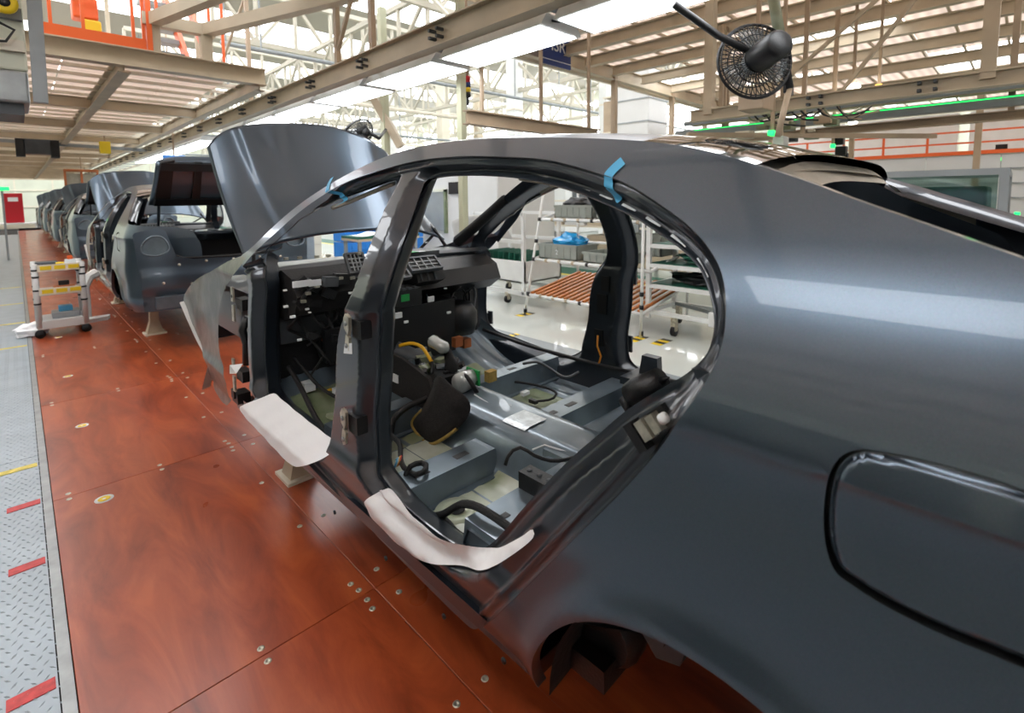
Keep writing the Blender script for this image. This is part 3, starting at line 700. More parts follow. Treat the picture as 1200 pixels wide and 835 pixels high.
patch('damping_pad', 'seal', 1.0, 1.36, 2.34, 2.76)
patch('damping_pad', 'pale', .99, 1.37, 1.72, 1.98); patch('damping_pad', 'seal', .99, 1.37, 1.985, 2.08, nu=4)
patch('damping_pad', 'pale', .98, 1.38, 1.23, 1.50)
patch('damping_pad', 'seal', 1.80, 2.2, 2.32, 2.6); patch('damping_pad', 'seal', 1.80, 1.98, 1.76, 2.08); patch('damping_pad', 'seal', 2.0, 2.2, 1.76, 2.08)
patch('damping_pad', 'seal', 1.84, 2.0, 1.35, 1.50); patch('damping_pad', 'pale', 2.02, 2.2, 1.35, 1.5)
patch('damping_foil', 'foil', .96, 1.75, .76, .96, .006, label='wrinkled silver damping foil')
patch('damping_foil', 'foil', 1.48, 1.62, 1.44, 1.58, .006)
for (x, y) in ((1.18, 2.52), (1.1, 1.43)):
    mb = MB(True); z = fz(x, y)+.006; mb.lathe((x, y, z), (0, 0, 1), [(.085, 0), (.08, .006), (.045, .006), (.04, .002), (0, .002)], 20); mb.build('floor_plug', 'pale', car)
for (x, y) in ((1.18, 2.52), (1.1, 1.43)):
    MB(True).lathe((x, y, fz(x, y)+.012), (0, 0, 1), [(.032, 0), (.03, .004), (0, .005)], 14).build('rubber_plug', 'rubber', car)
def member(name, y0, y1, x0, x1, zt, holes=()):
    mb = MB(2); q = .022
    mb.prism([(x0, y0-q, .43), (x0, y0, zt), (x0, y1, zt), (x0, y1+q, .43)], (x1-x0, 0, 0)); mb.box((x0, y0-.05, .436), (x1, y0-q, .441)); mb.box((x0, y1+q, .436), (x1, y1+.05, .441))
    o = mb.build(name, 'pan', car); bevel(o, .008)
    for hx, hy, a, b in holes: MB(2).box((hx-a, hy-b, zt-.01), (hx+a, hy+b, zt+.0015)).build('slot', 'black', o)
    return o
member('seat_crossmember', 2.14, 2.24, .96, 1.40, .56, ((1.05, 2.19, .02, .012), (1.2, 2.19, .03, .014)))
member('seat_crossmember', 2.10, 2.20, 1.80, 2.48, .56, ((1.9, 2.15, .012, .012), (2.1, 2.15, .03, .014)))
member('seat_crossmember', 1.54, 1.67, .96, 1.40, .53, ((1.06, 1.60, .034, .016), (1.26, 1.60, .034, .016)))
member('seat_crossmember', 1.54, 1.67, 1.80, 2.48, .53, ((1.84, 1.60, .03, .016), (1.99, 1.60, .034, .016)))
member('heel_member', 1.01, 1.18, .94, 1.42, .60, ((1.30, 1.10, .035, .022), (1.04, 1.10, .012, .012)))
member('heel_member', 1.14, 1.30, 1.44, 2.48, .60, ((1.55, 1.24, .03, .02), (1.8, 1.22, .012, .01), (2.0, 1.24, .012, .01)))
# white seam lines of sealant
def seam(pts, r=.004): MB(True).tube([Vector(p) for p in pts], r, 6).build('sealant_bead', 'dotw', car)
seam([(1.50, 1.13, .603), (1.46, 1.31, .603), (1.40, 1.32, .603)]); seam([(1.40, 1.12, .603), (1.60, 1.12, .603), (1.95, 1.12, .603)])
seam([(1.62, 1.68, .612), (1.66, 1.50, .606), (1.68, 1.36, .60)]); seam([(1.86, 2.06, .443), (1.86, 1.78, .443)], .003); seam([(1.93, 1.50, .443), (1.93, 1.36, .443)], .003)
# seat-belt bracket on the far side, tether brackets
mb = MB(2); mb.prism([(2.36, 1.30, .44), (2.36, 1.46, .44), (2.38, 1.42, .74), (2.38, 1.33, .74)], (.05, 0, 0)); mb.box((2.26, 1.30, .60), (2.44, 1.48, .64)); bevel(mb.build('belt_anchor_bracket', 'inner', car), .004)
for (x, y, z) in ((1.02, .70, .70),):
    mb = MB(2); mb.box((x-.03, y-.075, z-.03), (x+.03, y+.075, z+.03)); mb.box((x-.035, y-.09, z-.045), (x+.035, y-.05, z-.01)); bevel(mb.build('wheel_arch_bracket', 'black', car), .006)
c = onx(781, 458, 1.15)
mb = MB(True); 
a = onx(738, 462, 1.12); b = onx(775, 446, 1.12); mb.tube([a, a.lerp(b, .3), b], [.030, .036, .034], 14); mb.tube([b, b+(b-a)*.25], [.012, .001], 8); mb.tube([a+Vector((.02, .03, -.03)), a+Vector((0, 0, -.04)), a], .016); mb.build('belt_retractor', 'black', car)
# striker on the rear body side
s0 = side(757, 503); sx = float(surfx([s0])[0])
R_ = Matrix.Translation((sx, s0[0], s0[1])) @ Matrix.Rotation(-.75, 4, 'X')
sb = bevel(MB(2).box((-.012, -.045, -.022), (.004, .040, .022), R_).build('door_striker', 'black', car), .004)
bevel(MB(2).box((-.034, -.030, -.016), (-.012, -.012, .018), R_).build('striker_plate', 'zinc', sb), .005); bevel(MB(2).box((-.038, -.006, -.018), (-.012, .014, .020), R_).build('striker_plate', 'zinc', sb), .005)
MB(2).box((-.040, .018, -.030), (-.008, .038, .026), R_).build('striker_pad', 'black', sb); MB(True).cyl(R_ @ Vector((-.03, -.04, .0)), R_ @ Vector((-.03, -.052, .0)), .010).build('striker_cap', 'dotw', sb)
# -------- hinges
def hinge(px, py, dep, n_='door_hinge', s=1.0):
    y, z = side(px, py); x = float(surfx([(y, z)])[0]); R2 = Matrix.Translation((x, y, z))
    h = MB(2).box((-.012, -.035*s, -.03*s), (.03, .03*s, .035*s), R2).build(n_, 'black', car, label='black and zinc door hinge half')
    m = MB(2)
    m.prism([R2 @ Vector((-.03, y_*s, z_*s)) for y_, z_ in ((.018, .045), (.045, .055), (.060, .035), (.055, -.0), (.03, -.02), (.02, .0))], (.012, 0, 0)); m.build('hinge_leaf', 'zinc', h)
    m = MB(2); m.prism([R2 @ Vector((-.03, y_*s, z_*s)) for y_, z_ in ((.020, -.03), (.045, -.02), (.055, -.06), (.045, -.085), (.025, -.075))], (.010, 0, 0)); m.build('hinge_leaf', 'zinc', h)
    m = MB(True); m.cyl(R2 @ Vector((-.034, .04*s, .02*s)), R2 @ Vector((-.03, .04*s, .02*s)), .009); m.cyl(R2 @ Vector((-.034, .04*s, -.06*s)), R2 @ Vector((-.03, .04*s, -.06*s)), .009); m.cyl(R2 @ Vector((-.02, .04*s, -.05*s)), R2 @ Vector((-.02, .04*s, .05*s)), .008); m.build('hinge_bolts', 'steel', h)
hinge(411, 388, 0); hinge(407, 500, 0)
# paper tag by the upper hinge
def tagq(pts, name, m, off=-.012, lab=None):
    v = []
    for p in pts: y, z = side(*p); v.append(Vector((float(surfx([(y, z)])[0])+off, y, z)))
    mb = MB(); mb.prism(v, (.0012, 0, 0)); return mb.build(name, m, car, label=lab)
tagq([(403, 403), (411, 402), (411, 415), (402, 414)], 'paper_tag', 'dotw', -.03)
tagq([(276, 426), (284, 426), (284, 436), (276, 436)], 'paper_tag', 'dotw', -.03)
for (px, py) in ((272, 356), (270, 440)):
    y, z = side(px, py); x = XB+.03
    h = MB(2).box((x, y-.09, z-.03), (x+.05, y+.02, z+.03)).build('door_hinge', 'black', car)
    m = MB(2); m.box((x-.018, y-.0, z-.10), (x-.008, y+.035, z-.01)); m.build('hinge_leaf', 'zinc', h); m = MB(2); m.box((x-.018, y-.0, z+.01), (x-.008, y+.035, z+.09)); m.build('hinge_leaf', 'zinc', h)
    m = MB(True); m.cyl((x-.02, y+.018, z+.04), (x-.006, y+.018, z+.04), .009); m.build('hinge_bolt', 'black', h)
y, z = side(274, 466); m = MB(2); m.box((XB+.03, y-.05, z-.03), (XB+.1, y+.05, z+.03)); m.box((XB+.02, y-.02, z), (XB+.03, y+.03, z+.05)); bevel(m.build('sill_end_bracket', 'black', car), .006)
y, z = side(278, 400); MB(True).tube([(XB+.06, y, z+.12), (XB+.04, y+.03, z+.05), (XB+.05, y, z-.02), (XB+.05, y+.02, z-.14)], .022).build('door_loom_plug', 'black', car)
for (px, py) in ((452, 654), (520, 722), (590, 774), (392, 600)):
    y, z = side(px, py); p = Vector((float(surfx([(y, z)])[0])-.001, y, z)); MB(True).lathe(p, (-1, 0, 0), [(.009, -.004), (.009, .001), (0, .001)], 10).build('drain_hole', 'black', car)
# -------- film on the sills, blue tapes
def film(px, name, m, off=-.006, step=.02, wr=.004, lab=None, cut=3, lift=None):
    L = resample(catmull([side(*p) for p in px], True, cut), step*.6, True)
    def xf(V):
        V = np.atleast_2d(V); o = np.zeros(len(V))
        if lift: return XB+lift(V[:, 1])+wr*np.sin(V[:, 0]*37+V[:, 1]*61)
        for dy in (-.024, -.012, 0, .012, .024):
            for dz in (-.024, -.012, 0, .012, .024): o += surfx(V+[dy, dz])-np.array(skinx(V+[dy, dz]))
        return skinx(V)+o/25+off+wr*np.sin(V[:, 0]*37+V[:, 1]*61)*np.sin(V[:, 1]*47-V[:, 0]*13)
    return sheet(L, [], step, xf, name, m, car, label=lab)
film([(289, 474), (298, 468), (308, 464), (316, 470), (330, 482), (348, 497), (368, 513), (383, 525), (380, 532), (374, 539), (365, 542), (356, 540), (338, 524), (318, 505), (303, 491), (293, 481)], 'sill_film', 'paper', -.016, wr=.001, lift=lambda z: -.012+.55*np.clip(z-.535, -.02, .2), lab='white protective film on the front sill')
film([(423, 590), (431, 581), (444, 576), (454, 574), (464, 586), (480, 607), (505, 629), (531, 648), (545, 654), (560, 654), (572, 651), (592, 640), (606, 632), (617, 624), (622, 630), (612, 641), (590, 657), (570, 669), (552, 676), (530, 674), (505, 666), (480, 653), (460, 637), (440, 617), (430, 605)], 'sill_film', 'paper', -.020, wr=.003, lab='white protective film on the rear sill')
def tape(px, wdt, lab):
    C_ = catmull([side(*p) for p in px], False, 6); C_ = resample(C_, .006); k = len(C_); t = np.gradient(C_, axis=0); t /= np.linalg.norm(t, axis=1)[:, None]; nn = np.stack([-t[:, 1], t[:, 0]], 1)
    mb = MB(True); rows = []
    for j in range(6):
        q = C_+nn*((j/5-.5)*wdt); X = np.mean([surfx(q+[a, b]) for a in (-.006, 0, .006) for b in (-.006, 0, .006)], 0)-.004
        rows.append([Vector((x, p[0], p[1])) for x, p in zip(X, q)])
    mb.add([p for r in rows for p in r], [(j*k+i, j*k+i+1, (j+1)*k+i+1, (j+1)*k+i) for j in range(5) for i in range(k-1)])
    return mb.build('masking_tape', 'btape', car, label=lab)
tape([(731, 188), (718, 200), (709, 212), (705, 224), (706, 235)], .030, 'pale blue tape over the rear door frame')
tape([(390, 208), (386, 216), (384, 226), (386, 240)], .022, 'pale blue tape on the windscreen pillar')
# chalk marks and clips of foil along the upper flange
fl_pts = catmull([side(*p, .06) for p in [(530, 204), (600, 206), (660, 216), (708, 231), (745, 249), (777, 270), (803, 292), (824, 318), (836, 345)]], False, 6)
fl_pts = resample(fl_pts, .085)
for i in range(1, len(fl_pts)-1):
    a = fl_pts[i]; t = fl_pts[i+1]-fl_pts[i]; n_ = np.array([-t[1], t[0]]); n_ /= np.linalg.norm(n_)
    q = [a, a+t*.55, a+t*.55+n_*.003, a+n_*.006]; v = [Vector((float(surfx([p])[0])-.005, p[0], p[1])) for p in q]
    MB().prism(v, (.002, 0, 0)).build('seal_mark', 'dotw', car)
# rear-opening headliner edge
L = loop([(602, 205), (640, 211), (676, 221), (710, 234), (746, 251), (776, 272), (800, 290), (808, 298)], FLANGE, False); a = [Vector((float(jambx([p])[0])+.03, p[0], p[1]-.008)) for p in L]
mb = MB(True); mb.tube(a, .010); mb.build('headliner_edge', 'head', car)
L = loop([(387, 241), (400, 235), (430, 222), (455, 212)], FLANGE, False); a = [Vector((float(jambx([p])[0])+.03, p[0], p[1]-.010)) for p in L]
MB(True).tube(a, .010).build('headliner_edge', 'head', car)
# far upper lining around the far rear opening
mb = MB(True)
def farlin(u, v): y = .62+1.5*u; z = lt_at(y)-.02-.095*v; return Vector((2*XC-XB-float(tfun(np.array([[y, z]]))[0])-.07-.07*v+.05*v*v, y, z))
mb.grid(farlin, 34, 5); mb.build('side_headliner', 'head', car)

# -------- pillar details on the far side (slots, plugs, hinges)
def farp(px, py, inn=.0): 
    X = 2.25
    for _ in range(30):
        p = onx(px, py, X); X = 2*XC-float(innerx([(p.y, p.z)])[0])
    return Vector((X-inn, p.y, p.z))
def farslot(px, py, w, h, m='black'):
    p = farp(px, py, .004); mb = MB(2); mb.prism([p+Vector((0, a, b)) for a, b in ((-w, -h), (w, -h), (w, h), (-w, h))], (-.004, 0, 0)); bevel(mb.build('pillar_slot', m, car), .003)
farslot(710, 332, .028, .045); farslot(706, 356, .034, .06); farslot(702, 395, .03, .05)
p = farp(703, 392, .02); MB(True).tube([p, p+Vector((-.02, -.01, -.06)), p+Vector((-.01, -.03, -.12)), p+Vector((-.02, -.02, -.17))], .006).build('belt_loom', 'orange_pipe', car)
for (px, py) in ((546, 302), (547, 326), (549, 353)):
    p = farp(px, py, .006); MB(True).lathe(p, (-1, 0, 0), [(.016, 0), (.014, .006), (0, .008)], 10).build('pillar_plug', 'dotw', car)
for (px, py) in ((563, 312), (567, 370), (730, 322), (725, 400)):
    p = onx(px, py, 2.60); h = MB(2).box((2.56, p.y-.05, p.z-.03), (2.62, p.y+.05, p.z+.03)).build('door_hinge', 'black', car)
    MB(2).box((2.60, p.y-.09, p.z-.05), (2.615, p.y-.05, p.z+.05)).build('hinge_leaf', 'dgrey', h)
# far windscreen pillar covered with black foam strip
a = [farp(593, 233), farp(575, 250), farp(556, 267), farp(538, 282)]
mb = MB(True); mb.tube([p+Vector((-.01, 0, 0)) for p in a], [.03, .035, .04, .045], 8); mb.build('pillar_pad', 'soft', car)

# -------- instrument panel carrier
dp = MB(2)
dp.prism([(x_, 0, 0) for x_ in ()] or [Vector((1.0, y, z)) for y, z in ((2.92, 1.20), (2.80, 1.225), (2.66, 1.19), (2.60, 1.10), (2.64, 1.0), (2.78, .95), (2.92, .95))], (.62, 0, 0))
bevel(dp.build('dash_carrier', 'soft', car), .015)
dp = MB(True); dp.grid(lambda u, v: Vector((.98+1.48*u, 2.92-.10*v, 1.215+.02*math.sin(v*PI)+.012*math.sin(u*PI))), 20, 4); dp.build('dash_top_edge', 'dgrey', car)
dp = MB(2); dp.prism([Vector((1.62, y, z)) for y, z in ((2.92, 1.18), (2.74, 1.20), (2.62, 1.14), (2.58, 1.04), (2.70, .96), (2.92, .96))], (.80, 0, 0)); bevel(dp.build('dash_carrier', 'black', car), .012)
# cluster hood opening frame
def cl(u): a = PI*u; return Vector((1.22-.20*math.cos(a), 2.60-.02*math.sin(a), 1.06+.12*math.sin(a)))
MB(True).tube([cl(i/14) for i in range(15)], .011).build('cluster_hoop', 'black', car)
for i in range(9):
    p = cl((i+.5)/9); MB(2).box((p.x-.012, p.y-.03, p.z-.006), (p.x+.012, p.y-.01, p.z+.008)).build('metal_clip', 'zinc', car)
for i in range(7):
    p = onx(336+i*17+random.uniform(-3, 3), 303-i*1.2, 1.05+.06*i); MB(2).box((p.x-.01, p.y-.008, p.z-.006), (p.x+.012, p.y+.008, p.z+.006)).build('metal_clip', 'zinc', car)
# louvred vents and centre stack
def vent(px, py, Y, w, h, nv=4, nh=4, tilt=-.5):
    p = ony(px, py, Y); R3 = Matrix.Translation(p) @ Matrix.Rotation(tilt, 4, 'X')
    v = MB(2).box((-w, .0, -h), (w, .03, h), R3).build('air_vent', 'black', car)
    for (a, b, c_, d) in ((-w-.012, -w, -h-.01, h+.01), (w, w+.012, -h-.01, h+.01), (-w, w, h, h+.012), (-w, w, -h-.012, -h)): MB(2).box((a, -.012, c_), (b, .01, d), R3).build('vent_frame', 'dgrey', v)
    for k in range(1, nv): MB(2).box((-w, -.008, -h+2*h*k/nv-.003), (w, .0, -h+2*h*k/nv+.003), R3).build('louvre', 'grey', v)
    for k in range(1, nh): MB(2).box((-w+2*w*k/nh-.003, -.010, -h), (-w+2*w*k/nh+.003, .0, h), R3).build('louvre', 'grey', v)
vent(417, 308, 2.60, .045, .05)
vent(496, 309, 2.50, .10, .045, 3, 4, -.9)
vent(466, 318, 2.45, .05, .05, 2, 3, -.9)
p = ony(486, 296, 2.72); o = MB(2).box((p.x-.14, p.y-.1, p.z-.02), (p.x+.12, p.y+.1, p.z+.015)).build('vent_duct', 'dgrey', car)
MB(2).box((p.x-.12, p.y-.12, p.z+.016), (p.x-.05, p.y-.06, p.z+.019)).build('sticker', 'dotg', o); MB(2).box((p.x-.05, p.y-.12, p.z+.016), (p.x+.0, p.y-.08, p.z+.019)).build('sticker', 'dotw', o)
R3 = Matrix.Translation(ony(505, 322, 2.5)) @ Matrix.Rotation(-.4, 4, 'X')
o = bevel(MB(2).box((-.10, 0, -.035), (.10, .12, .035), R3).build('heater_outlet', 'black', car), .01)
for k in (-1, 0, 1): MB(2).box((-.03+.05*k, -.006, -.03), (-.015+.05*k, 0, .03), R3).build('outlet_rib', 'dgrey', o)
R3 = Matrix.Translation(ony(470, 350, 2.45))
o = bevel(MB(2).box((-.12, 0, -.05), (.14, .2, .05), R3).build('control_unit', 'black', car), .008)
for k in range(6): MB(2).box((-.11+.04*k, -.002, .045), (-.085+.04*k, .04, .056), R3).build('unit_tab', 'dgrey', o)
MB(True).lathe(R3 @ Vector((-.07, -.001, .0)), (0, -1, 0), [(.026, 0), (.026, .002), (0, .002)], 16).build('sticker', 'dotg', o)
MB(2).box((.0, -.003, -.018), (.055, 0, .022), R3).build('sticker', 'dotg', o)
# steel cross-car beam, blower housing, pedals, ducts
MB(True).tube([(1.0, 2.74, 1.02), (1.3, 2.72, 1.03), (2.44, 2.74, 1.03)], .032, 12).build('cross_car_beam', 'black', car)
bevel(MB(2).box((1.52, 2.55, .62), (1.98, 2.86, .96)).build('heater_box', 'black', car), .03)
MB(True).lathe((2.08, 2.66, .80), (0, 0, 1), [(0, -.1), (.12, -.1), (.14, -.04), (.14, .04), (.10, .1), (0, .1)], 20).build('blower_housing', 'black', car)
MB(True).tube([(1.50, 2.5, .74), (1.62, 2.42, .66), (1.66, 2.36, .60)], [.05, .055, .05], 10).build('air_duct', 'dgrey', car)
MB(2).box((1.0, 2.86, .80), (1.5, 2.9, .96)).build('pedal_plate', 'dgrey', car)
mb = MB(2); mb.box((1.14, 2.60, .72), (1.26, 2.64, .90)); mb.tube([(1.2, 2.62, .88), (1.2, 2.74, 1.0)], .01); mb.build('pedal', 'black', car)
p0 = ony(383, 394, 2.88); MB(2).prism([ony(x, y, 2.893) for x, y in ((373, 390), (388, 383), (392, 400), (380, 402), (376, 398))], (0, .01, 0)).build('firewall_opening', 'copper', car, label='firewall hole showing the red floor beyond')
mb = MB(2); mb.prism([Vector((1.30, y, z)) for y, z in ((2.86, .82), (2.60, .52), (2.56, .52), (2.80, .86))], (.14, 0, 0)); bevel(mb.build('footrest', 'black', car), .01)
# small modules, connectors and white dots of the dashboard clutter
random.seed(11)
for i in range(34):
    px, py = random.uniform(322, 400), random.uniform(325, 398); Y = random.uniform(2.56, 2.72); p = ony(px, py, Y)
    if p.x < 1.0 or p.x > 1.75: continue
    s_ = random.uniform(.015, .04); R3 = Matrix.Translation(p) @ Matrix.Rotation(random.uniform(-.6, .6), 4, 'Y')
    bevel(MB(2).box((-s_, -s_*.6, -s_*.7), (s_, s_*.6, s_*.7), R3).build('connector_block', random.choice(['black', 'black', 'soft', 'dgrey']), car), .003)
for (px, py, w_) in ((354, 332, .045), (369, 331, .03), (334, 340, .008), (411, 343, .010), (360, 362, .008), (363, 366, .006), (335, 359, .01), (343, 371, .012), (351, 398, .010), (526, 366, .012), (505, 350, .02), (467, 369, .02), (476, 377, .012), (522, 338, .008), (500, 284, .008)):
    p = ony(px, py, 2.46 if px < 450 else 2.38); MB(2).box((p.x-w_, p.y-.006, p.z-w_*.5 if w_ < .02 else p.z-.016), (p.x+w_, p.y+.006, p.z+w_*.5 if w_ < .02 else p.z+.014)).build('label_sticker', 'dotw', car)
# looms
def loomw(pts, r, m='wire', name='wire_loom', **kw): return MB(True).tube(resample(catmull([Vector(p) for p in pts], False, 6), .03), r, 7).build(name, m, car, **kw)
random.seed(5)
for i in range(15):
    x0 = 1.02+random.random()*.62; pts = [Vector((x0, 2.68, 1.0+random.random()*.1))]
    for k in range(4): pts.append(pts[-1]+Vector((random.uniform(-.10, .12), random.uniform(-.09, .06), random.uniform(-.13, -.03))))
    for p in pts: p.x = min(max(p.x, 1.0), 1.9); p.y = min(max(p.y, 2.46), 2.84)
    loomw(pts, random.choice((.006, .009, .012)))
for i in range(8):
    x0 = 1.75+random.random()*.45; pts = [Vector((x0, 2.66, 1.12))]
    for k in range(4): pts.append(pts[-1]+Vector((random.uniform(-.10, .1), random.uniform(-.06, .05), random.uniform(-.12, -.03))))
    for p in pts: p.x = min(max(p.x, 1.6), 2.26); p.y = min(max(p.y, 2.4), 2.84)
    loomw(pts, random.choice((.006, .01)), random.choice(('wire', 'wire', 'dgrey')))
loomw([(1.0, 2.76, .70), (1.0, 2.6, .62), (1.0, 2.4, .50), (.99, 2.1, .47), (.98, 1.8, .46), (.99, 1.45, .46), (.98, 1.2, .62), (1.0, .95, .60)], .013)
loomw([(1.04, 2.78, .74), (1.1, 2.6, .60), (1.2, 2.48, .52), (1.26, 2.40, .50)], .010)
p = onz(361, 453, .56); MB(2).box((p.x-.03, p.y-.03, p.z-.02), (p.x+.03, p.y+.03, p.z+.03)).build('white_connector', 'dotw', car)
p = onz(396, 458, .52); MB(2).box((p.x-.025, p.y-.02, p.z-.02), (p.x+.025, p.y+.02, p.z+.02)).build('white_connector', 'dotw', car)
loomw([onz(380, 460, .5), onz(386, 456, .53), onz(393, 457, .5)], .008, 'yelhose')
# rear-sill loom and its twisted branch
loomw([onz(452, 535, .47), onz(458, 505, .50), onz(462, 490, .55), onz(480, 475, .58), onz(510, 462, .60), onz(528, 440, .64), onz(535, 420, .70)], .016, label='thick black wiring loom')
loomw([onz(456, 508, .5), onz(468, 520, .52), onz(470, 540, .50), onz(476, 550, .53), onz(490, 556, .55), onz(500, 547, .55), onz(494, 542, .55), onz(480, 547, .56), onz(473, 565, .50), onz(468, 580, .47)], .011)
for k, c_ in enumerate(('btape', 'dotw', 'yelhose', 'redtape')):
    q = onz(462+k*1.5, 548-k*1.0, .50); loomw([q, q+Vector((.03, .02, .02)), q+Vector((.04, .05, .0))], .004, c_, 'loose_wire')
loomw([onz(462, 560, .47), onz(480, 590, .47), onz(505, 605, .47), onz(530, 624, .48), onz(550, 640, .48), onz(562, 644, .5)], .013)
loomw([onz(500, 600, .46), onz(520, 606, .46), onz(535, 622, .47), onz(548, 630, .47)], .008)
loomw([onz(592, 545, .60), onz(598, 530, .64), onz(612, 524, .66), onz(625, 533, .64), onz(650, 540, .62), onz(680, 534, .62)], .007)
loomw([(2.44, 2.8, .62), (2.43, 2.4, .60), (2.42, 2.1, .60), (2.43, 1.7, .60), (2.43, 1.3, .62), (2.40, .9, .64)], .012)
loomw([onz(613, 426, .58), onz(630, 424, .58), onz(645, 432, .56), onz(662, 442, .55), onz(678, 436, .55)], .008, 'dgrey')
loomw([onz(590, 446, .5), onz(610, 448, .5), onz(636, 453, .5), onz(652, 460, .5), onz(645, 468, .47), onz(625, 470, .46)], .007)
p = onz(616, 462, .46); MB(2).box((p.x-.03, p.y-.015, p.z), (p.x+.02, p.y+.015, p.z+.02)).build('white_connector', 'dotw', car)
p = onz(625, 472, .46); MB(2).box((p.x-.012, p.y-.025, p.z), (p.x+.012, p.y+.025, p.z+.02)).build('black_connector', 'black', car)
# -------- centre console: carpeted side, modules, yellow hoses, carpet flap, wrapped lever
mb = MB(2)
q = [Vector((1.42, y, z)) for y, z in ((2.62, .48), (2.60, .76), (2.30, .75), (2.06, .70), (2.0, .60), (2.02, .46))]
mb.prism(q, (.02, 0, 0)); bevel(mb.build('console_side', 'carpet', car, label='dark carpeted console side with a white sticker'), .006)
p = onx(463, 443, 1.415); MB(2).box((1.412, p.y-.03, p.z-.022), (1.419, p.y+.03, p.z+.022)).build('white_sticker', 'dotw', car)
bevel(MB(2).box((1.45, 2.05, .60), (1.70, 2.60, .68)).build('console_core', 'black', car), .02)
random.seed(21)
for i in range(26):
    x, y = random.uniform(1.46, 1.70), random.uniform(2.02, 2.50); s_ = random.uniform(.012, .035)
    R3 = Matrix.Translation((x, y, .68+s_*.5)) @ Matrix.Rotation(random.uniform(-.8, .8), 4, 'Z') @ Matrix.Rotation(random.uniform(-.4, .4), 4, 'X')
    bevel(MB(2).box((-s_, -s_*.7, -s_*.6), (s_, s_*.7, s_*.6), R3).build('console_connector', random.choice(['black', 'black', 'dgrey', 'seal', 'dotw', 'grey', 'pan']), car), .003)
loomw([onz(468, 405, .78), onz(482, 402, .80), onz(494, 406, .79), onz(500, 414, .76), onz(506, 424, .73)], .010, 'yelhose', 'yellow_hose')
loomw([onz(506, 424, .73), onz(507, 432, .70), onz(504, 442, .66)], .011, 'black', 'hose_end')
mb = MB(True); a, b = onz(504, 397, .84), onz(524, 410, .80); mb.tube([a, a.lerp(b, .15), a.lerp(b, .5), a.lerp(b, .85), b], [.02, .036, .034, .036, .018], 9); mb.build('wrapped_lever', 'film', car, label='lever wrapped in clear film')
mb = MB(True); a, b = onz(524, 410, .78), onz(532, 438, .66); mb.tube([a, a.lerp(b, .5), b], [.022, .032, .06], 10); mb.build('lever_boot', 'soft', car)
mb = MB(True); a = onz(545, 446, .66); mb.lathe(a, (1, .2, 0), [(.0, -.05), (.05, -.05), (.055, 0), (.05, .05), (0, .05)], 18); mb.build('console_motor', 'film', car)
MB(2).box((a.x+.05, a.y-.05, a.z-.03), (a.x+.06, a.y+.05, a.z+.05)).build('green_label', 'dotg', car)
loomw([onz(556, 462, .62), onz(575, 474, .61)], .004, 'dotw', 'pale_rod'); loomw([onz(530, 438, .66), onz(545, 440, .7), onz(553, 450, .66), onz(560, 462, .6)], .012)
# carpet flap folded down against the tunnel
FP = [(515, 440), (530, 452), (549, 468), (550, 485), (541, 500), (527, 511), (516, 515), (505, 508), (492, 492), (500, 478), (507, 460)]
c3 = [onx(x, y, 1.40+.0*i) for i, (x, y) in enumerate(FP)]
def flap_pts(dx): return [Vector((p.x+dx+(.05*max(0, (.62-p.z)/.2)*-1), p.y, p.z)) for p in c3]
L3 = resample(np.array([tuple(p) for p in catmull([tuple(v) for v in flap_pts(0)], True, 4)]), .02, True)
cc = Vector(L3.mean(0)); mb = MB(True); nL = len(L3); vs = [Vector(p) for p in L3]+[Vector(p).lerp(cc, .5)+Vector((-.015, 0, 0)) for p in L3]+[cc+Vector((-.004, 0, 0))]
mb.add(vs, [(i, (i+1) % nL, nL+(i+1) % nL, nL+i) for i in range(nL)]+[(nL+i, nL+(i+1) % nL, 2*nL) for i in range(nL)]); fo = mb.build('carpet_flap', 'carpet', car, label='dark carpet flap with an ochre felt edge'); sd = fo.modifiers.new('so', 'SOLIDIFY'); sd.thickness = .012
e = resample(catmull([tuple(p) for p in flap_pts(-.012)][4:10], False, 5), .02); MB(True).tube([Vector(p) for p in e], .008).build('felt_edge', 'felt', fo)
for (px, py, z) in ((575, 440, .6), (536, 400, .7)):
    p = onz(px, py, z); bevel(MB(2).box((p.x-.03, p.y-.02, p.z-.03), (p.x+.03, p.y+.02, p.z+.03)).build('foam_block', 'felt' if px > 560 else 'copper', car), .006)
p = onz(545, 401, .62); bevel(MB(2).box((p.x-.03, p.y-.03, p.z-.03), (p.x+.03, p.y+.03, p.z+.03)).build('copper_bracket', 'copper', car), .004)
for (px, py, z) in ((705, 545, .62), (640, 575, .62)): pass
bq = onz(632, 570, .62); mb = MB(2); mb.box((bq.x-.03, bq.y-.07, bq.z-.03), (bq.x+.03, bq.y+.07, bq.z+.04)); bevel(mb.build('seat_latch', 'black', car), .012)
for k in range(3): MB(True).cyl((bq.x-.0, bq.y-.045+.045*k, bq.z+.04), (bq.x-.0, bq.y-.045+.045*k, bq.z+.043), .010).build('latch_hole', 'dgrey', car)
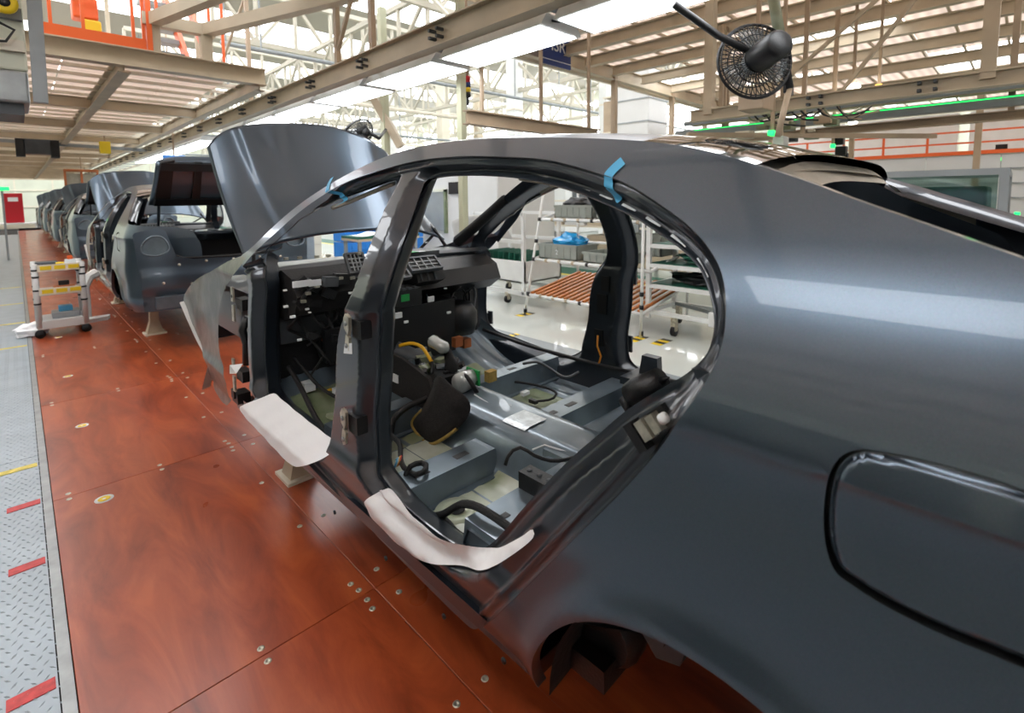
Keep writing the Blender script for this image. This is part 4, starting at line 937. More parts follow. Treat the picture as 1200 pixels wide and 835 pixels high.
# ================================================================== OVERHEAD STEEL AND LIGHTS
def beamthing(name, label, p, q, w_, h, m, cat='beam', group=None, bolts=0, ib=True):
    p, q = Vector(p), Vector(q); t = thing(name, label, cat, (p.x, p.y, 0), group)
    mb = MB(); (mb.ibeam if ib else mb.bar)(p, q, w_, h); mb.build('beam', m, t)
    if bolts:
        d = (q-p).normalized(); n_ = int((q-p).length/bolts); s_ = d.cross(Vector((0, 0, 1)))
        pl = None
        for k in range(1, n_):
            c = p+d*bolts*k
            mb = MB(); 
            for a in (-.05, .05):
                for b in (-.03, .03): mb.box((-.012+d.x*a-abs(s_.x)*w_*.55, -.012+d.y*a-abs(s_.y)*w_*.55, b-.012), (.012+d.x*a+abs(s_.x)*w_*.55, .012+d.y*a+abs(s_.y)*w_*.55, b+.012))
            if pl is None: pl = mb.build('bolt_group', 'dgrey'); pl.parent = t; pl.location = c-Vector((p.x, p.y, 0)); tag(pl, kind='stuff')
            else: o = pl.copy(); COL.objects.link(o); o.parent = t; o.location = c-Vector((p.x, p.y, 0))
    return t
# the long light rail: beige box girder, thin lower rails, posts going up
LX0, LX1, LZ = 2.68, 3.13, 2.80
za, zb_ = onx(400, 103, 2.56).z, onx(400, 90, 2.56).z
rail = beamthing('light_rail', 'long beige girder above the car carrying the row of fluorescent lamps', (2.62, -4, 2.96), (2.62, 34, 2.96), .12, .20, 'beige', bolts=1.25)
MB().bar((3.16, -4, 2.87), (3.16, 34, 2.87), .04, .06).build('outer_rail', 'cream', rail)
for k in range(-2, 25): MB().bar((2.62, 1.3*k+2.36, 2.90), (3.16, 1.3*k+2.36, 2.90), .05, .03).build('cross_strap', 'grey', rail)
for i, y in enumerate((4.6, 5.35, 8.2, 11, 15, 19, 24)):
    MB().bar((2.62, y, 3.05), (2.62, y, 6.4), .06, .05).build('hanger_post', 'beige2', rail)
for (y0, y1, z0, z1) in ((4.6, 5.35, 4.6, 4.6), (4.6, 5.35, 5.1, 5.8), (4.6, 5.35, 4.2, 3.2), (8.2, 11, 4.6, 3.1)):
    MB().bar((2.62, y0, z0), (2.62, y1, z1), .035, .035).build('brace', 'beige2', rail)
lamp0 = None; ord_ = ['nearest', 'second', 'third', 'fourth', 'fifth', 'sixth', 'seventh', 'eighth', 'ninth', 'tenth']
def make_lamp(x0, x1, y, label, group):
    t = thing('fluorescent_lamp', label, 'lamp', (x0, y, LZ), group); L_ = 1.19
    mb = MB(); w_ = x1-x0
    mb.prism([(x0, y, LZ), (x1, y, LZ), (x1-.06, y, LZ+.09), (x0+.06, y, LZ+.09)], (0, L_, 0)); mb.build('lamp_housing', 'white', t)
    MB().box((x0+.025, y+.03, LZ-.006), (x1-.025, y+L_-.03, LZ-.001)).build('diffuser', 'tube', t)
    MB(True).tube([(x0+.12, y+L_, LZ+.05), (x0+.13, y+L_+.05, LZ+.03), (x0+.12, y+L_+.12, LZ+.05)], .01, 6).build('power_cable', 'black', t)
    for q in (.2, L_-.2): MB().bar((x0+.02, y+q, LZ+.10), (x1-.02, y+q, LZ+.10), .03, .02).build('mount', 'grey', t)
    return t
lamp0 = make_lamp(LX0, LX1, 2.42, 'fluorescent lamp on the light rail, second lamp from the right edge of the frame', 'fluorescent lamps in a row on the light rail')
n_ = 0
for k in (-4, -3, -2, -1, 1, 2, 3, 4, 5, 6, 7, 8, 9, 10, 11, 12):
    if k == 6: continue
    lab = {-1: 'largest fluorescent lamp on the light rail, cut by the top edge of the view'}.get(k, 'fluorescent lamp on the light rail, the %s one beyond the bright lamp over the windscreen' % ord_[min(max(k, 1), 10)-1] if k > 0 else 'fluorescent lamp on the light rail, %s lamp behind the camera' % ord_[-k-2])
    if k > 10: lab = 'very distant fluorescent lamp on the light rail, ' + ('last but one' if k == 11 else 'last of the row')
    copy_tree(lamp0, (LX0, 2.42+1.3*k, LZ), None, lab)
for k in (-2, -1, 2, 3, 4, 5, 6):
    copy_tree(lamp0, (-.62, 2.42+1.3*k, LZ), None, 'fluorescent lamp of the row above the walkway, the %s one from the front wall' % (ord_+['eleventh', 'twelfth', 'thirteenth', 'fourteenth', 'fifteenth', 'sixteenth'])[k+4])
wr2 = beamthing('light_rail', 'beige girder above the walkway carrying a row of lamps', (-.68, -4, 2.96), (-.68, 11.4, 2.96), .12, .16, 'beige')
for y in (-2, 1.5, 8): MB().bar((-.68, y, 3.0), (-.68, y, 8.7), .05, .05).build('hanger_post', 'beige2', wr2)
# left mezzanine deck
ZD = 3.12
dk = thing('mezzanine_deck', 'ribbed white deck on tan beams over the line at the upper left', 'platform', (-2, 7, 0))
b0 = ony(303, 98, 7.0)
fx = None
for X in np.arange(-2.8, 2.0, .55):
    for Y in np.arange(7.3, 42, 3.0):
        if fx is None: fx = MB().box((0, 0, 0), (.53, 2.9, .03)).build('deck_panel', 'deck', dk); 
        o = fx if fx.get('used') is None else fx.copy()
        if o is fx: fx['used'] = 1
        else: COL.objects.link(o); o.parent = dk
        o.location = Vector((X, Y, ZD+.08))
del fx['used']
for k in range(0, 13): MB().ibeam((-2.7, 10.2+2.8*k, ZD), (2.48, 10.2+2.8*k, ZD), .12, .16).build('cross_beam', 'beige', dk)
for X in (-1.3, .95, 2.35): MB().ibeam((X, 7, ZD-.02), (X, 42, ZD-.02), .12, .18).build('long_beam', 'beige', dk)
for k in range(70): MB().bar((-2.7, 7.3+.5*k, ZD+.06), (2.48, 7.3+.5*k, ZD+.06), .03, .04).build('deck_rib', 'cream', dk)
MB().ibeam((-.4, 7, b0.z+.08), (2.42, 7, b0.z+.08), .16, .20).build('edge_beam', 'beige', dk)
for (x, y) in ((-2.5, 7.2), (-2.5, 20), (2.4, 20), (-2.5, 34), (2.4, 34)): MB().bar((x, y, ZD), (x, y, 8.7), .1, .1).build('hanger_post', 'beige', dk)
for x in (1.62, 2.05): pass
# portal frame, steps, orange guard rails on top of the deck edge
pfm = thing('portal_frame', 'tan steel portal frame standing on the deck edge at the upper left', 'frame', (1.7, 7.0, b0.z+.18))
xa, xb = ony(180, 50, 7).x, ony(241, 50, 7).x; z0 = b0.z+.18; zt = ony(180, 24, 7).z
for x in (xa, xb): MB().bar((x, 7, z0), (x, 7, zt), .11, .12).build('frame_post', 'beige', pfm)
MB().bar((xa-.1, 7, zt), (xb+.1, 7, zt), .12, .13).build('frame_lintel', 'beige', pfm)
MB().bar((xb, 7, zt), (xb+.9, 5.0, zt+.1), .12, .13).build('frame_arm', 'beige', pfm); MB().bar((xa, 7, zt), (xa+.6, 5.2, zt+.1), .12, .13).build('frame_arm', 'beige', pfm)
MB().bar((xb+.9, 5.0, zt+.1), (xb+.9, 5.0, 8.7), .1, .1).build('frame_post', 'beige', pfm)
st = thing('steel_steps', 'grey steel steps with orange handrails inside the portal frame', 'stairs', (1.9, 7.5, z0-.1))
for k in range(5): MB().box((xa+.1, 7.3+.25*k, z0+.06+.22*k), (xb-.12, 7.5+.25*k, z0+.11+.22*k)).build('tread', 'grey', st)
for x in (xb-.14, xb+.12): MB().bar((x, 7.2, z0-.05), (x+.05, 8.5, z0+1.1), .05, .12).build('stringer', 'orange', st)
for x in (xa+.12, xb+.15, xb+.3): MB().bar((x, 7.4, z0-.1), (x, 7.4, z0+1.2), .03, .03).build('handrail_post', 'orange', st)
gr = thing('guard_rail', 'orange guard rail with toe board on the deck at the upper left', 'railing', (0, 7, z0))
xl = ony(48, 55, 7).x; xr = ony(172, 65, 7).x
MB().box((xl, 6.96, z0), (xr, 7.0, z0+.12)).build('toe_board', 'orange', gr)
for px in (60, 98, 156, 168, 175):
    x = ony(px, 40, 7).x; MB().bar((x, 6.98, z0), (x, 6.98, z0+1.25), .03, .03).build('rail_post', 'orange', gr)
for dz in (.62, 1.22): MB().bar((xl, 6.98, z0+dz), (xr, 6.98, z0+dz), .03, .03).build('rail_bar', 'orange', gr)
MB().bar((xr+.03, 6.98, z0), (xr+.03, 6.98, z0+1.4), .09, .05).build('gate_post', 'orange', gr)
sg = thing('stage_light', 'yellow and orange machine unit behind the orange guard rail', 'machine', (.75, 7.4, z0))
bevel(MB().box((.66, 7.3, z0-.1), (.82, 7.5, z0+.32)).build('unit_base', 'yellow', sg), .02); bevel(MB().box((.58, 7.3, z0+.32), (.8, 7.5, z0+.55)).build('unit_head', 'orange', sg), .02)
# hanging equipment cabinets, top left
cb = thing('hanging_cabinet', 'pale green hanging equipment cabinet cut by the top left edge', 'cabinet', (-.2, 3.2, 2.06))
bevel(MB().box((-.7, 3.25, 2.20), (.085, 3.6, 3.2)).build('cabinet_body', 'wallg', cb), .01)
for z, m in ((2.28, 'cream'), (2.42, 'grey'), (2.55, 'cream')): MB().box((-.7, 3.22, z), (.08, 3.26, z+.05)).build('shelf_edge', m, cb)
MB().box((-.6, 3.23, 2.44), (.03, 3.252, 2.53)).build('dark_display', 'dgrey', cb)
bevel(MB().box((-.7, 3.2, 2.05), (.082, 3.6, 2.19)).build('lower_box', 'steel', cb), .01); MB().box((-.66, 3.24, 2.0), (.06, 3.56, 2.05)).build('box_base', 'dgrey', cb)
MB(True).tube([(-.02, 3.19, 2.40), (.05, 3.17, 2.36), (.02, 3.19, 2.31), (-.08, 3.2, 2.30)], .006).build('looped_cable', 'black', cb)
a, b = ony(44, 0, 3.15), ony(30, 94, 3.15)
MB().bar((.115, 3.15, 2.05), (.135, 3.15, 3.3), .035, .05).build('blue_grey_rail', 'grey', cb)
for x in (-.6, 0): MB().bar((x, 3.4, 3.2), (x, 3.4, 8.7), .05, .05).build('hanger_post', 'grey', cb)
yw = thing('warning_lamp', 'round yellow warning disc at the top left corner', 'sign', (-.03, 3.1, 2.55)); p = ony(5, 4, 3.18)
MB(True).lathe(p, (0, -1, 0), [(0, 0), (.045, 0), (.045, .02), (.03, .025), (0, .025)], 20).build('disc', 'yellow', yw); MB(True).lathe(p+Vector((0, -.026, 0)), (0, -1, 0), [(.02, 0), (.02, .004), (0, .004)], 12).build('disc_centre', 'black', yw)
# right deck: tan beams with purlins and pale panels
DZ = 3.9
rd = thing('ceiling_deck', 'wide tan deck of beams and pinkish panels filling the upper right', 'platform', (5, 5.4, 0))
for X in (5.6, 6.35, 7.15, 8.0, 9.0, 10.2, 11.6, 13.4, 15.6, 18.5): MB().ibeam((X, -8, DZ), (X, 5.45, DZ), .12, .17).build('long_beam', 'beige', rd)
MB().ibeam((5.3, 5.5, DZ), (20, 5.8, DZ), .14, .24).build('edge_beam', 'beige', rd)
MB().bar((5.3, 5.62, DZ-.13), (20, 5.92, DZ-.13), .06, .06).build('edge_pipe', 'cream', rd)
for k in range(26): MB().bar((5.3, -8+.52*k, DZ+.11), (20, -8+.52*k, DZ+.11), .03, .04).build('purlin', 'beige', rd)
random.seed(3); pn = {}
for i, X in enumerate(np.arange(5.3, 20, 1.05)):
    for j, Y in enumerate(np.arange(-8, 5.2, 1.56)):
        if random.random() < .13 : continue
        k_ = random.random() < .12
        if k_ not in pn: pn[k_] = MB().box((0, 0, 0), (1.03, 1.54, .02)).build('deck_panel', 'sky' if k_ else 'deck2', rd); o = pn[k_]
        else: o = pn[k_].copy(); COL.objects.link(o); o.parent = rd
        o.location = Vector((X, Y, DZ+.15))
ld = thing('ceiling_deck', 'unseen pale deck added above the walkway for even reflections', 'platform', (-10, -8, 0))  # out of view, added to even out the reflections in the car's side
for X in np.arange(-10, -2, 1.3): MB().ibeam((X, -8, DZ), (X, 6.4, DZ), .12, .17).build('long_beam', 'beige', ld)
for i, X in enumerate(np.arange(-10, -2.2, 1.05)):
    for j, Y in enumerate(np.arange(-8, 6.2, 1.56)):
        if i+j == 0: lp0 = MB().box((0, 0, 0), (1.045, 1.555, .02)).build('deck_panel', 'deck2', ld); o = lp0
        else: o = lp0.copy(); COL.objects.link(o); o.parent = ld
        o.location = Vector((X, Y, DZ+.10))
od = thing('ceiling_deck', 'tan deck right above the nearest body, its edge at the top of the view', 'platform', (-2, -8, 0))
for X in (-1.9, -.6, .8, 2.3): MB().ibeam((X, -8, 4.3), (X, 5.4, 4.3), .12, .17).build('long_beam', 'beige', od)
for y in (5.4, 3.9, 1.4, -1.2, -4): MB().ibeam((-2.1, y, 4.3), (5.2, y, 4.3), .10, .15).build('cross_beam', 'beige', od)
for i in range(7):
    for j in range(9):
        if i+j == 0: lp0 = MB().box((0, 0, 0), (1.03, 1.48, .02)).build('deck_panel', 'deck2', od); o = lp0
        else: o = lp0.copy(); COL.objects.link(o); o.parent = od
        o.location = Vector((-2.1+1.04*i, -8+1.49*j, 4.40))
for (x, y) in ((-2, -7.9), (5, -7.9), (-2, 3.85), (5, 3.85)): MB().bar((x, y, 4.3), (x, y, 8.7), .1, .1).build('hanger_post', 'beige', od)
for (x, y) in ((-9.9, -7.9), (-3, -7.9), (-9.9, 6.2), (-3, 6.2)): MB().bar((x, y, DZ), (x, y, 8.7), .12, .12).build('hanger_post', 'beige', ld)
for (x, y) in ((5.6, 5.4), (13, 5.6), (19, 5.7), (5.6, -6), (13, -6)): MB().bar((x, y, DZ), (x, y, 8.7), .12, .12).build('hanger_post', 'beige', rd)
for (x, y) in ((8.2, 5.55), (10.5, 5.6), (12.2, 5.62)): MB().bar((x, y, 2.4), (x, y, DZ), .09, .09).build('deck_post', 'beige2', rd)
# sign
sgn = thing('hanging_sign', 'navy hanging sign with white letters below the lamps', 'sign', (0, 0, 0)); Y_ = 5.2
c = [ony(635, 52, Y_), ony(669, 52, Y_), ony(669, 82, Y_), ony(635, 74, Y_)]; x0_, x1_ = c[0].x, c[1].x; sgn.location = (x0_, Y_, c[2].z)
zt_, zb2 = c[0].z+.30, c[2].z
MB().box((x0_, Y_, zb2), (x1_, Y_+.03, zt_)).build('sign_board', 'sign', sgn); MB().box((x0_, Y_-.004, zb2+.07), (x1_, Y_, zb2+.08)).build('sign_line', 'dotw', sgn)
for x in (x0_+.05, x1_-.05): MB().bar((x, Y_+.015, zt_), (x, Y_+.015, 4.2), .02, .02).build('sign_hanger', 'dgrey', sgn)
def letters(txt, loc, size, rot, m, parent, name='lettering', ext=.002):
    cu = bpy.data.curves.new(name, 'FONT'); cu.body = txt; cu.size = size; cu.extrude = ext; cu.align_x = 'CENTER'; o = bpy.data.objects.new(name, cu); COL.objects.link(o)
    dg = bpy.context.evaluated_depsgraph_get(); me = bpy.data.meshes.new_from_object(o.evaluated_get(dg)); bpy.data.objects.remove(o)
    o = bpy.data.objects.new(name, me); COL.objects.link(o); me.materials.clear(); me.materials.append(M[m]); o.parent = parent
    o.location = Vector(loc)-(wloc(parent) if parent else Vector()); o.rotation_euler = rot; return o
letters('ISR', ((x0_+x1_)/2+.03, Y_-.006, zb2+.22), .26, (PI/2, 0, 0), 'dotw', sgn)
# brown hanging beam left of the brown column, green post, stack light
p, q = onz(546, 137, 2.35), onz(702, 158, 2.35)
bt = beamthing('crane_beam', 'brown beam hanging across just above the car roof', p, (q.x, p.y+.02, 2.35), .10, .13, 'beige2')
for x in (p.x+.2, q.x-.2, (p.x+q.x)/2): MB().bar((x, p.y, 2.4), (x, p.y, 5.4 if x > p.x+.3 else 2.9), .03, .03).build('hanger_rod', 'beige2', bt)
def postthing(px, py, dep, z0, z1, w_, m, label, name='support_post'):
    p = atd(px, py, dep); t = thing(name, label, 'post', (p.x, p.y, z0)); MB().bar((p.x, p.y, z0), (p.x, p.y, z1), w_, w_, (1, 0, 0)).build('post', m, t)
    MB().box((p.x-w_, p.y-w_, z0), (p.x+w_, p.y+w_, z0+.02)).build('foot_plate', m, t); return t, p
t, p = postthing(541, 130, 5.2, 0, 4.0, .07, 'palegreen', 'green grey post beside the coloured signal tower')
t, p = postthing(451, 140, 7.0, 0, 4.2, .09, 'palegreen', 'green grey post left of the second lamp, in front of a white column')
a_ = atd(430, 100, 7.0); b_ = atd(470, 172, 7.0); MB().bar(a_, b_, .10, .10).build('brace', 'beige', t)
t, p = postthing(902, 200, 9.0, 0, 3.2, .06, 'beige2', 'thin tan post behind the rear roof edge'); t, p = postthing(998, 170, 7.3, 0, 2.6, .06, 'beige2', 'thin brown post with a lamp standing left of the green mesh cart')
MB(True).lathe((p.x, p.y, 2.62), (0, 0, 1), [(0, 0), (.05, 0), (.06, .04), (0, .08)], 12).build('post_lamp', 'spot', t)
t, p = postthing(1147, 150, 8.4, 0, 3.4, .09, 'beige2', 'brown post in front of the orange railing')
sl = thing('signal_tower', 'signal tower with red, blue and yellow segments', 'signal light', (0, 0, 0)); p = atd(548, 110, 5.6); sl.location = (p.x, p.y, 2.6)
zz = [onp for onp in (atd(548, 90, 5.6).z, atd(548, 97, 5.6).z, atd(548, 103, 5.6).z, atd(548, 108, 5.6).z, atd(548, 114, 5.6).z, atd(548, 123, 5.6).z)]
for k, m in enumerate(('red', 'sign', 'yellow', 'black')): MB(True).cyl((p.x, p.y, zz[k]), (p.x, p.y, zz[k+1]), .035).build('lamp_segment', m, sl)
MB(True).cyl((p.x, p.y, zz[4]), (p.x, p.y, zz[5]), .014).build('tower_stem', 'black', sl); MB(True).tube([(p.x, p.y, zz[0]), (p.x, p.y, 4.1)], .015).build('tower_hanger', 'beige2', sl)
# -------- fans
def fan(px, py, dep, R, ax, label, arms):
    c = atd(px, py, dep); t = thing('wall_fan', label, 'fan', tuple(c)); a = Vector(ax).normalized(); x = a.cross(Vector((0, 0, 1))).normalized(); y = a.cross(x)
    def P(r, h, th): return c+a*h+(x*math.cos(th)+y*math.sin(th))*r
    ring = [P(R, 0, 2*PI*k/36) for k in range(37)]; MB(True).tube(ring, .010, 6).build('cage_rim', 'black', t)
    prof = [(1.0, 0), (.96, .5), (.8, .8), (.5, .95), (.15, 1.0)]
    w = MB(True)
    for s_ in (-1, 1):
        for k in range(44):
            th = 2*PI*k/44; w.tube([P(R*r, s_*h*R*.22, th+.25*(1-r)) for r, h in prof], .0034, 3, False)
        for r, h in ((.96, .5), (.66, .88), (.36, .97)): w.tube([P(R*r, s_*h*R*.22, 2*PI*k/30) for k in range(31)], .0042, 4, False)
    w.build('wire_cage', 'black', t, kind='stuff')
    for k in range(3):
        th = 2*PI*k/3+.4; m = MB(True); m.grid(lambda u, v: P(R*(.14+.74*u), R*.10*(v-.5)*(1.6-u), th+(v-.5)*(1.1-.2*u)), 6, 4); o = m.build('blade', 'blade', t); sd = o.modifiers.new('s', 'SOLIDIFY'); sd.thickness = .004
    MB(True).lathe(c, a, [(0, -.05), (.06, -.05), (.075, 0), (.06, .05), (0, .06)], 16).build('fan_hub', 'grey', t)
    MB(True).lathe(c, -a, [(0, .03), (.075, .03), (.085, .08), (.080, .28), (.06, .30), (0, .30)], 18).build('motor', 'black', t)
    for A in arms: MB(True).tube([Vector(v) for v in A[0]], A[1], 8).build(A[2], A[3], t)
    return t, c
fa_ = -(RT*.42+UP*.30-ray(884, 72).normalized())
D = 3.1; AX = atd(875, 72, D)-atd(905, 62, D+.35)
f1, c1 = fan(884, 72, D, .225, tuple(fa_), 'large black wire-caged fan hanging at the upper right', [
    ([atd(905, -10, 3.3), atd(914, 44, 3.3)], .035, 'hanger_pole', 'seal'), ([atd(790, 5, 2.9), atd(842, 42, 3.0), atd(893, 68, 3.1)], .022, 'motor_arm', 'black'),
    ([atd(917, 52, 3.3), atd(921, 80, 3.3), atd(925, 104, 3.3)], .028, 'swivel_arm', 'black'), ([atd(893, 68, 3.1), atd(915, 50, 3.3)], .05, 'motor_shell', 'black'), ([atd(925, 104, 3.3), atd(911, 160, 3.3)], .02, 'lower_pole', 'beige2')])
m = MB(2)
for dx in (-5, 5): m.cyl(atd(925+dx, 98, 3.25), atd(925+dx, 112, 3.25), .03)
bevel(MB(2).box(tuple(atd(918, 100, 3.3)), tuple(atd(930, 112, 3.4))).build('clamp', 'black', f1), .01)
MB().bar(atd(905, -10, 3.3), Vector((atd(905, -10, 3.3).x, atd(905, -10, 3.3).y, 4.0)), .03, .03).build('drop_rod', 'seal', f1)
f2, c2 = fan(418, 160, 6.2, .24, (-.3, .75, .6), 'small black fan behind the raised hood near the windscreen', [([atd(418, 160, 6.2), atd(432, 152, 6.2)], .07, 'motor_shell', 'black'), ([atd(432, 155, 6.2), atd(444, 162, 6.25), atd(452, 152, 6.9)], .02, 'swivel_arm', 'black')])
# -------- cable trays on the right, lamps, control boxes
for (py0, py1, X, w_, h, m, lab) in ((131, 96, 7.0, .14, .15, 'beige2', 'upper tan beam of the three service beams at right'), (150, 117, 7.1, .10, .10, 'grey', 'middle grey pipe of the service beams at right'), (160, 134, 7.2, .12, .09, 'beige2', 'lowest tan beam of the three service beams at right')):
    z = onx(1195, py1, X).z
    bt = beamthing('service_beam', lab, (X, -6, z), (X, 3.4 if h > .1 else 3.7, z), w_, h, m, 'beam', 'service beams at right', ib=(m != 'grey'))
    for y in (-4.5, .15, 3.0):
        MB().bar((X, y, z), (X, y, DZ), .05, .05).build('beam_hanger', 'beige2', bt)
X = 7.05; z = onx(1195, 112, X).z; le = tag(MB(True).tube([(X, -4, z), (X, 3.4, z)], .005, 6).build('light_rope', 'greenled'), 'thin green lit strip along the middle service beam', 'light strip')
tag(MB(True).tube([(X-.3, -6, z+.06), (X-.3, 3.4, z+.06)], .03, 8).build('service_pipe', 'grey'), 'slim grey pipe beside the service beams', 'pipe')
mdp = beamthing('gantry_beam', 'tan gantry beam with dark bolts sloping along the upper right', (5.3, -5, onx(1195, 88, 5.3).z), (5.3, 2.6, onx(1195, 88, 5.3).z), .10, .12, 'beige', bolts=.8)
for y in (.25, 2.4): MB().bar((5.3, y, onx(1195, 88, 5.3).z), (5.3, y, DZ), .09, .09).build('gantry_post', 'beige', mdp)
for k in range(2): MB().bar((5.3, .25, DZ-.1), (5.3, 1.2+.7*k, onx(1195, 88, 5.3).z+.05), .03, .03).build('gantry_brace', 'beige', mdp)
def boxthing(name, label, cat, px, py, dep, sx, sy, sz, m, group=None, hang=None, bv=.01):
    p = atd(px, py, dep); t = thing(name, label, cat, (p.x, p.y, p.z-sz/2), group); bevel(MB().box((p.x-sx/2, p.y-sy/2, p.z-sz/2), (p.x+sx/2, p.y+sy/2, p.z+sz/2)).build('casing', m, t), bv)
    if hang: MB().bar((p.x, p.y, p.z), (p.x, p.y, hang), .03, .03).build('hanger', 'beige2', t)
    return t, p
t, p = boxthing('junction_box', 'pale tan junction box hanging under the large fan', 'box', 886, 121, 4.2, .26, .2, .13, 'beige2', hang=DZ+.13)
t, p = boxthing('junction_box', 'small white box beside the green lamp behind the roof', 'box', 915, 166, 5.0, .16, .1, .10, 'wallw', hang=DZ+.13)
t, p = boxthing('signal_lamp', 'bright green lamp hanging behind the car roof below the fan', 'lamp', 905, 156, 4.8, .10, .06, .05, 'greenled', hang=DZ+.13)
t, p = boxthing('signal_lamp', 'green lamp on the service beam right of the fan', 'lamp', 976, 128, 6.6, .10, .06, .04, 'greenled', hang=DZ+.13)
t, p = boxthing('signal_lamp', 'small green lamp in a dark fitting left of the white wall', 'lamp', 976, 171, 6.4, .06, .05, .05, 'greenled', hang=DZ+.13)
for dx, dy, s_ in ((8, -6, .10), (10, 6, .12), (14, 12, .08)): bevel(MB().box(*(tuple(atd(976+dx, 171+dy, 6.4)+Vector((-s_/2, -s_/2, -s_/2))), tuple(atd(976+dx, 171+dy, 6.4)+Vector((s_/2, s_/2, s_/2))))).build('camera_body', 'black', t), .01)
t, p = boxthing('spot_lamp', 'round lit spot lamp on the gantry beam', 'lamp', 1000, 105, 6.0, .12, .12, .12, 'spot', hang=DZ+.13)
t, p = boxthing('spot_lamp', 'second spot lamp in a dark bracket right of the first', 'lamp', 1030, 103, 6.0, .07, .07, .08, 'amber', hang=DZ+.13); MB().box((p.x-.04, p.y-.04, p.z-.2), (p.x+.04, p.y+.04, p.z-.04)).build('bracket', 'sign', t)
t, p = boxthing('signal_lamp', 'red and green signal lamp on the cream column', 'signal light', 1173, 184, 11.5, .22, .16, .16, 'greenled', bv=.02); MB().box((p.x-.13, p.y-.1, p.z+.08), (p.x+.13, p.y+.1, p.z+.28)).build('dark_housing', 'dark', t); MB().bar((p.x, p.y, 0), (p.x, p.y, p.z-.08), .04, .04).build('stand', 'dgrey', t)
t, p = boxthing('signal_lamp', 'tiny green lamp at the right edge below the cart top', 'lamp', 1192, 250, 7.0, .08, .06, .04, 'greenled'); MB().bar((p.x, p.y, 0), (p.x, p.y, p.z-.02), .04, .04).build('stand', 'dgrey', t)
yn = thing('notice_plate', 'yellow notice with dark characters on the cream column', 'sign', (0, 0, 0)); p = atd(1169, 155, 13.0); yn.location = tuple(p)
nrm = Matrix.Translation(p) @ Matrix.Rotation(math.radians(-80), 4, 'Z')
MB().box((-.22, 0, -.13), (.22, .02, .15), nrm).build('plate', 'yellow', yn)
for i_ in range(3):
    for j_ in range(2): MB().box((-.17+.12*i_, -.006, -.07+.11*j_), (-.10+.12*i_, 0, -.0+.11*j_), nrm).build('character', 'dark', yn)
MB().bar((p.x, p.y+.1, 0), (p.x, p.y+.1, p.z-.1), .03, .03).build('plate_stand', 'cream', yn)
# clutter of small hoses and valves behind the roof
random.seed(9)
cl_ = thing('cable_bundle', 'tangle of dark hoses and cables below the service beams', 'cables', tuple(atd(900, 135, 4.6)))
for i in range(14):
    x = 862+random.random()*130; y = 112+random.random()*14; d = 5.2; pts = [atd(x, y, d), atd(x+6, y+14, d), atd(x+18, y+22, d), atd(x+34+random.random()*20, y+6+random.random()*20, d)]
    MB(True).tube(catmull([tuple(v) for v in pts], False, 4), .010, 5).build('hose', random.choice(['black', 'dgrey', 'seal', 'beige2']), cl_)
for i in range(12):
    q = atd(870+random.random()*110, 138+random.random()*26, 5.6); s_ = random.uniform(.03, .09); bevel(MB().box((q.x-s_, q.y-s_, q.z-s_*.5), (q.x+s_, q.y+s_, q.z+s_*.5)).build('valve_block', random.choice(['seal', 'dgrey', 'beige2', 'cream']), cl_), .005)
q = atd(900, 150, 5.6); MB().bar((q.x-.9, q.y+.5, q.z-.10), (q.x+1.4, q.y-1.3, q.z-.10), .05, .05).build('carrier_bar', 'beige2', cl_); MB().bar((q.x, q.y-.35, q.z-.1), (q.x, q.y-.35, DZ), .04, .04).build('hanger', 'beige2', cl_)
# ================================================================== RIGHT-HAND BACKGROUND
# orange railed walkway and white panel wall
ow = thing('panel_partition', 'long white panel partition below the orange railed gangway', 'partition', (14.6, -2, 0))
for k in range(12): MB().box((14.5, -8+1.2*k, 0), (14.56, -8+1.2*k+1.19, 2.40)).build('wall_panel', 'wallw', ow)
for z in (1.5, 1.8, 2.1): MB().box((14.46, -8, z), (14.5, 6.4, z+.02)).build('panel_line', 'grey', ow)
gw = thing('gangway', 'white gangway with orange guard rail at the far right', 'railing', (15, -2, 2.4))
MB().box((14.5, -8, 2.41), (16, 6.4, 2.44)).build('gangway_deck', 'wallw', gw); MB().box((14.46, -8, 2.42), (14.5, 6.4, 2.50)).build('toe_board', 'orange', gw)
for y in np.arange(-8, 6.5, .8): MB().bar((14.6, y, 2.44), (14.6, y, 2.92), .045, .045).build('rail_post', 'orange', gw)
for z in (2.68, 2.92): MB().bar((14.6, -8, z), (14.6, 6.4, z), .035, .035).build('rail_bar', 'orange', gw)
for k in range(6): MB().box((16.0, -8+2.3*k, 2.44), (16.1, -8+2.3*k+2.1, 3.5)).build('back_panel', 'white', gw)
# green mesh cart at the right (metal frame, glass sides)
gc = thing('mesh_cart', 'tall steel cart with green netting and glass at the right edge', 'cart', (5.0, .5, 0))
x0, x1, y0, y1 = 4.55, 5.35, .10, .93
for (x, y) in ((x0, y0), (x1, y0), (x0, y1), (x1, y1)): MB().bar((x, y, .12), (x, y, 1.75), .045, .045).build('frame_post', 'grey', gc)
for z in (.2, .8, 1.42, 1.74):
    for a, b in (((x0, y0), (x1, y0)), ((x0, y1), (x1, y1)), ((x0, y0), (x0, y1)), ((x1, y0), (x1, y1))): MB().bar((*a, z), (*b, z), .04, .04).build('frame_rail', 'grey', gc)
for z in (.22, .82, 1.44): MB().box((x0, y0, z), (x1, y1, z+.01)).build('shelf', 'green', gc)
for z in (.24, .84, 1.46): bevel(MB().box((x0+.1, y0+.08, z), (x1-.1, y1-.1, z+.19)).build('green_tray', 'green', gc), .02)
MB().box((x0-.004, y0+.03, 1.45), (x0+.002, y1-.03, 1.72)).build('glass_pane', 'glass', gc)
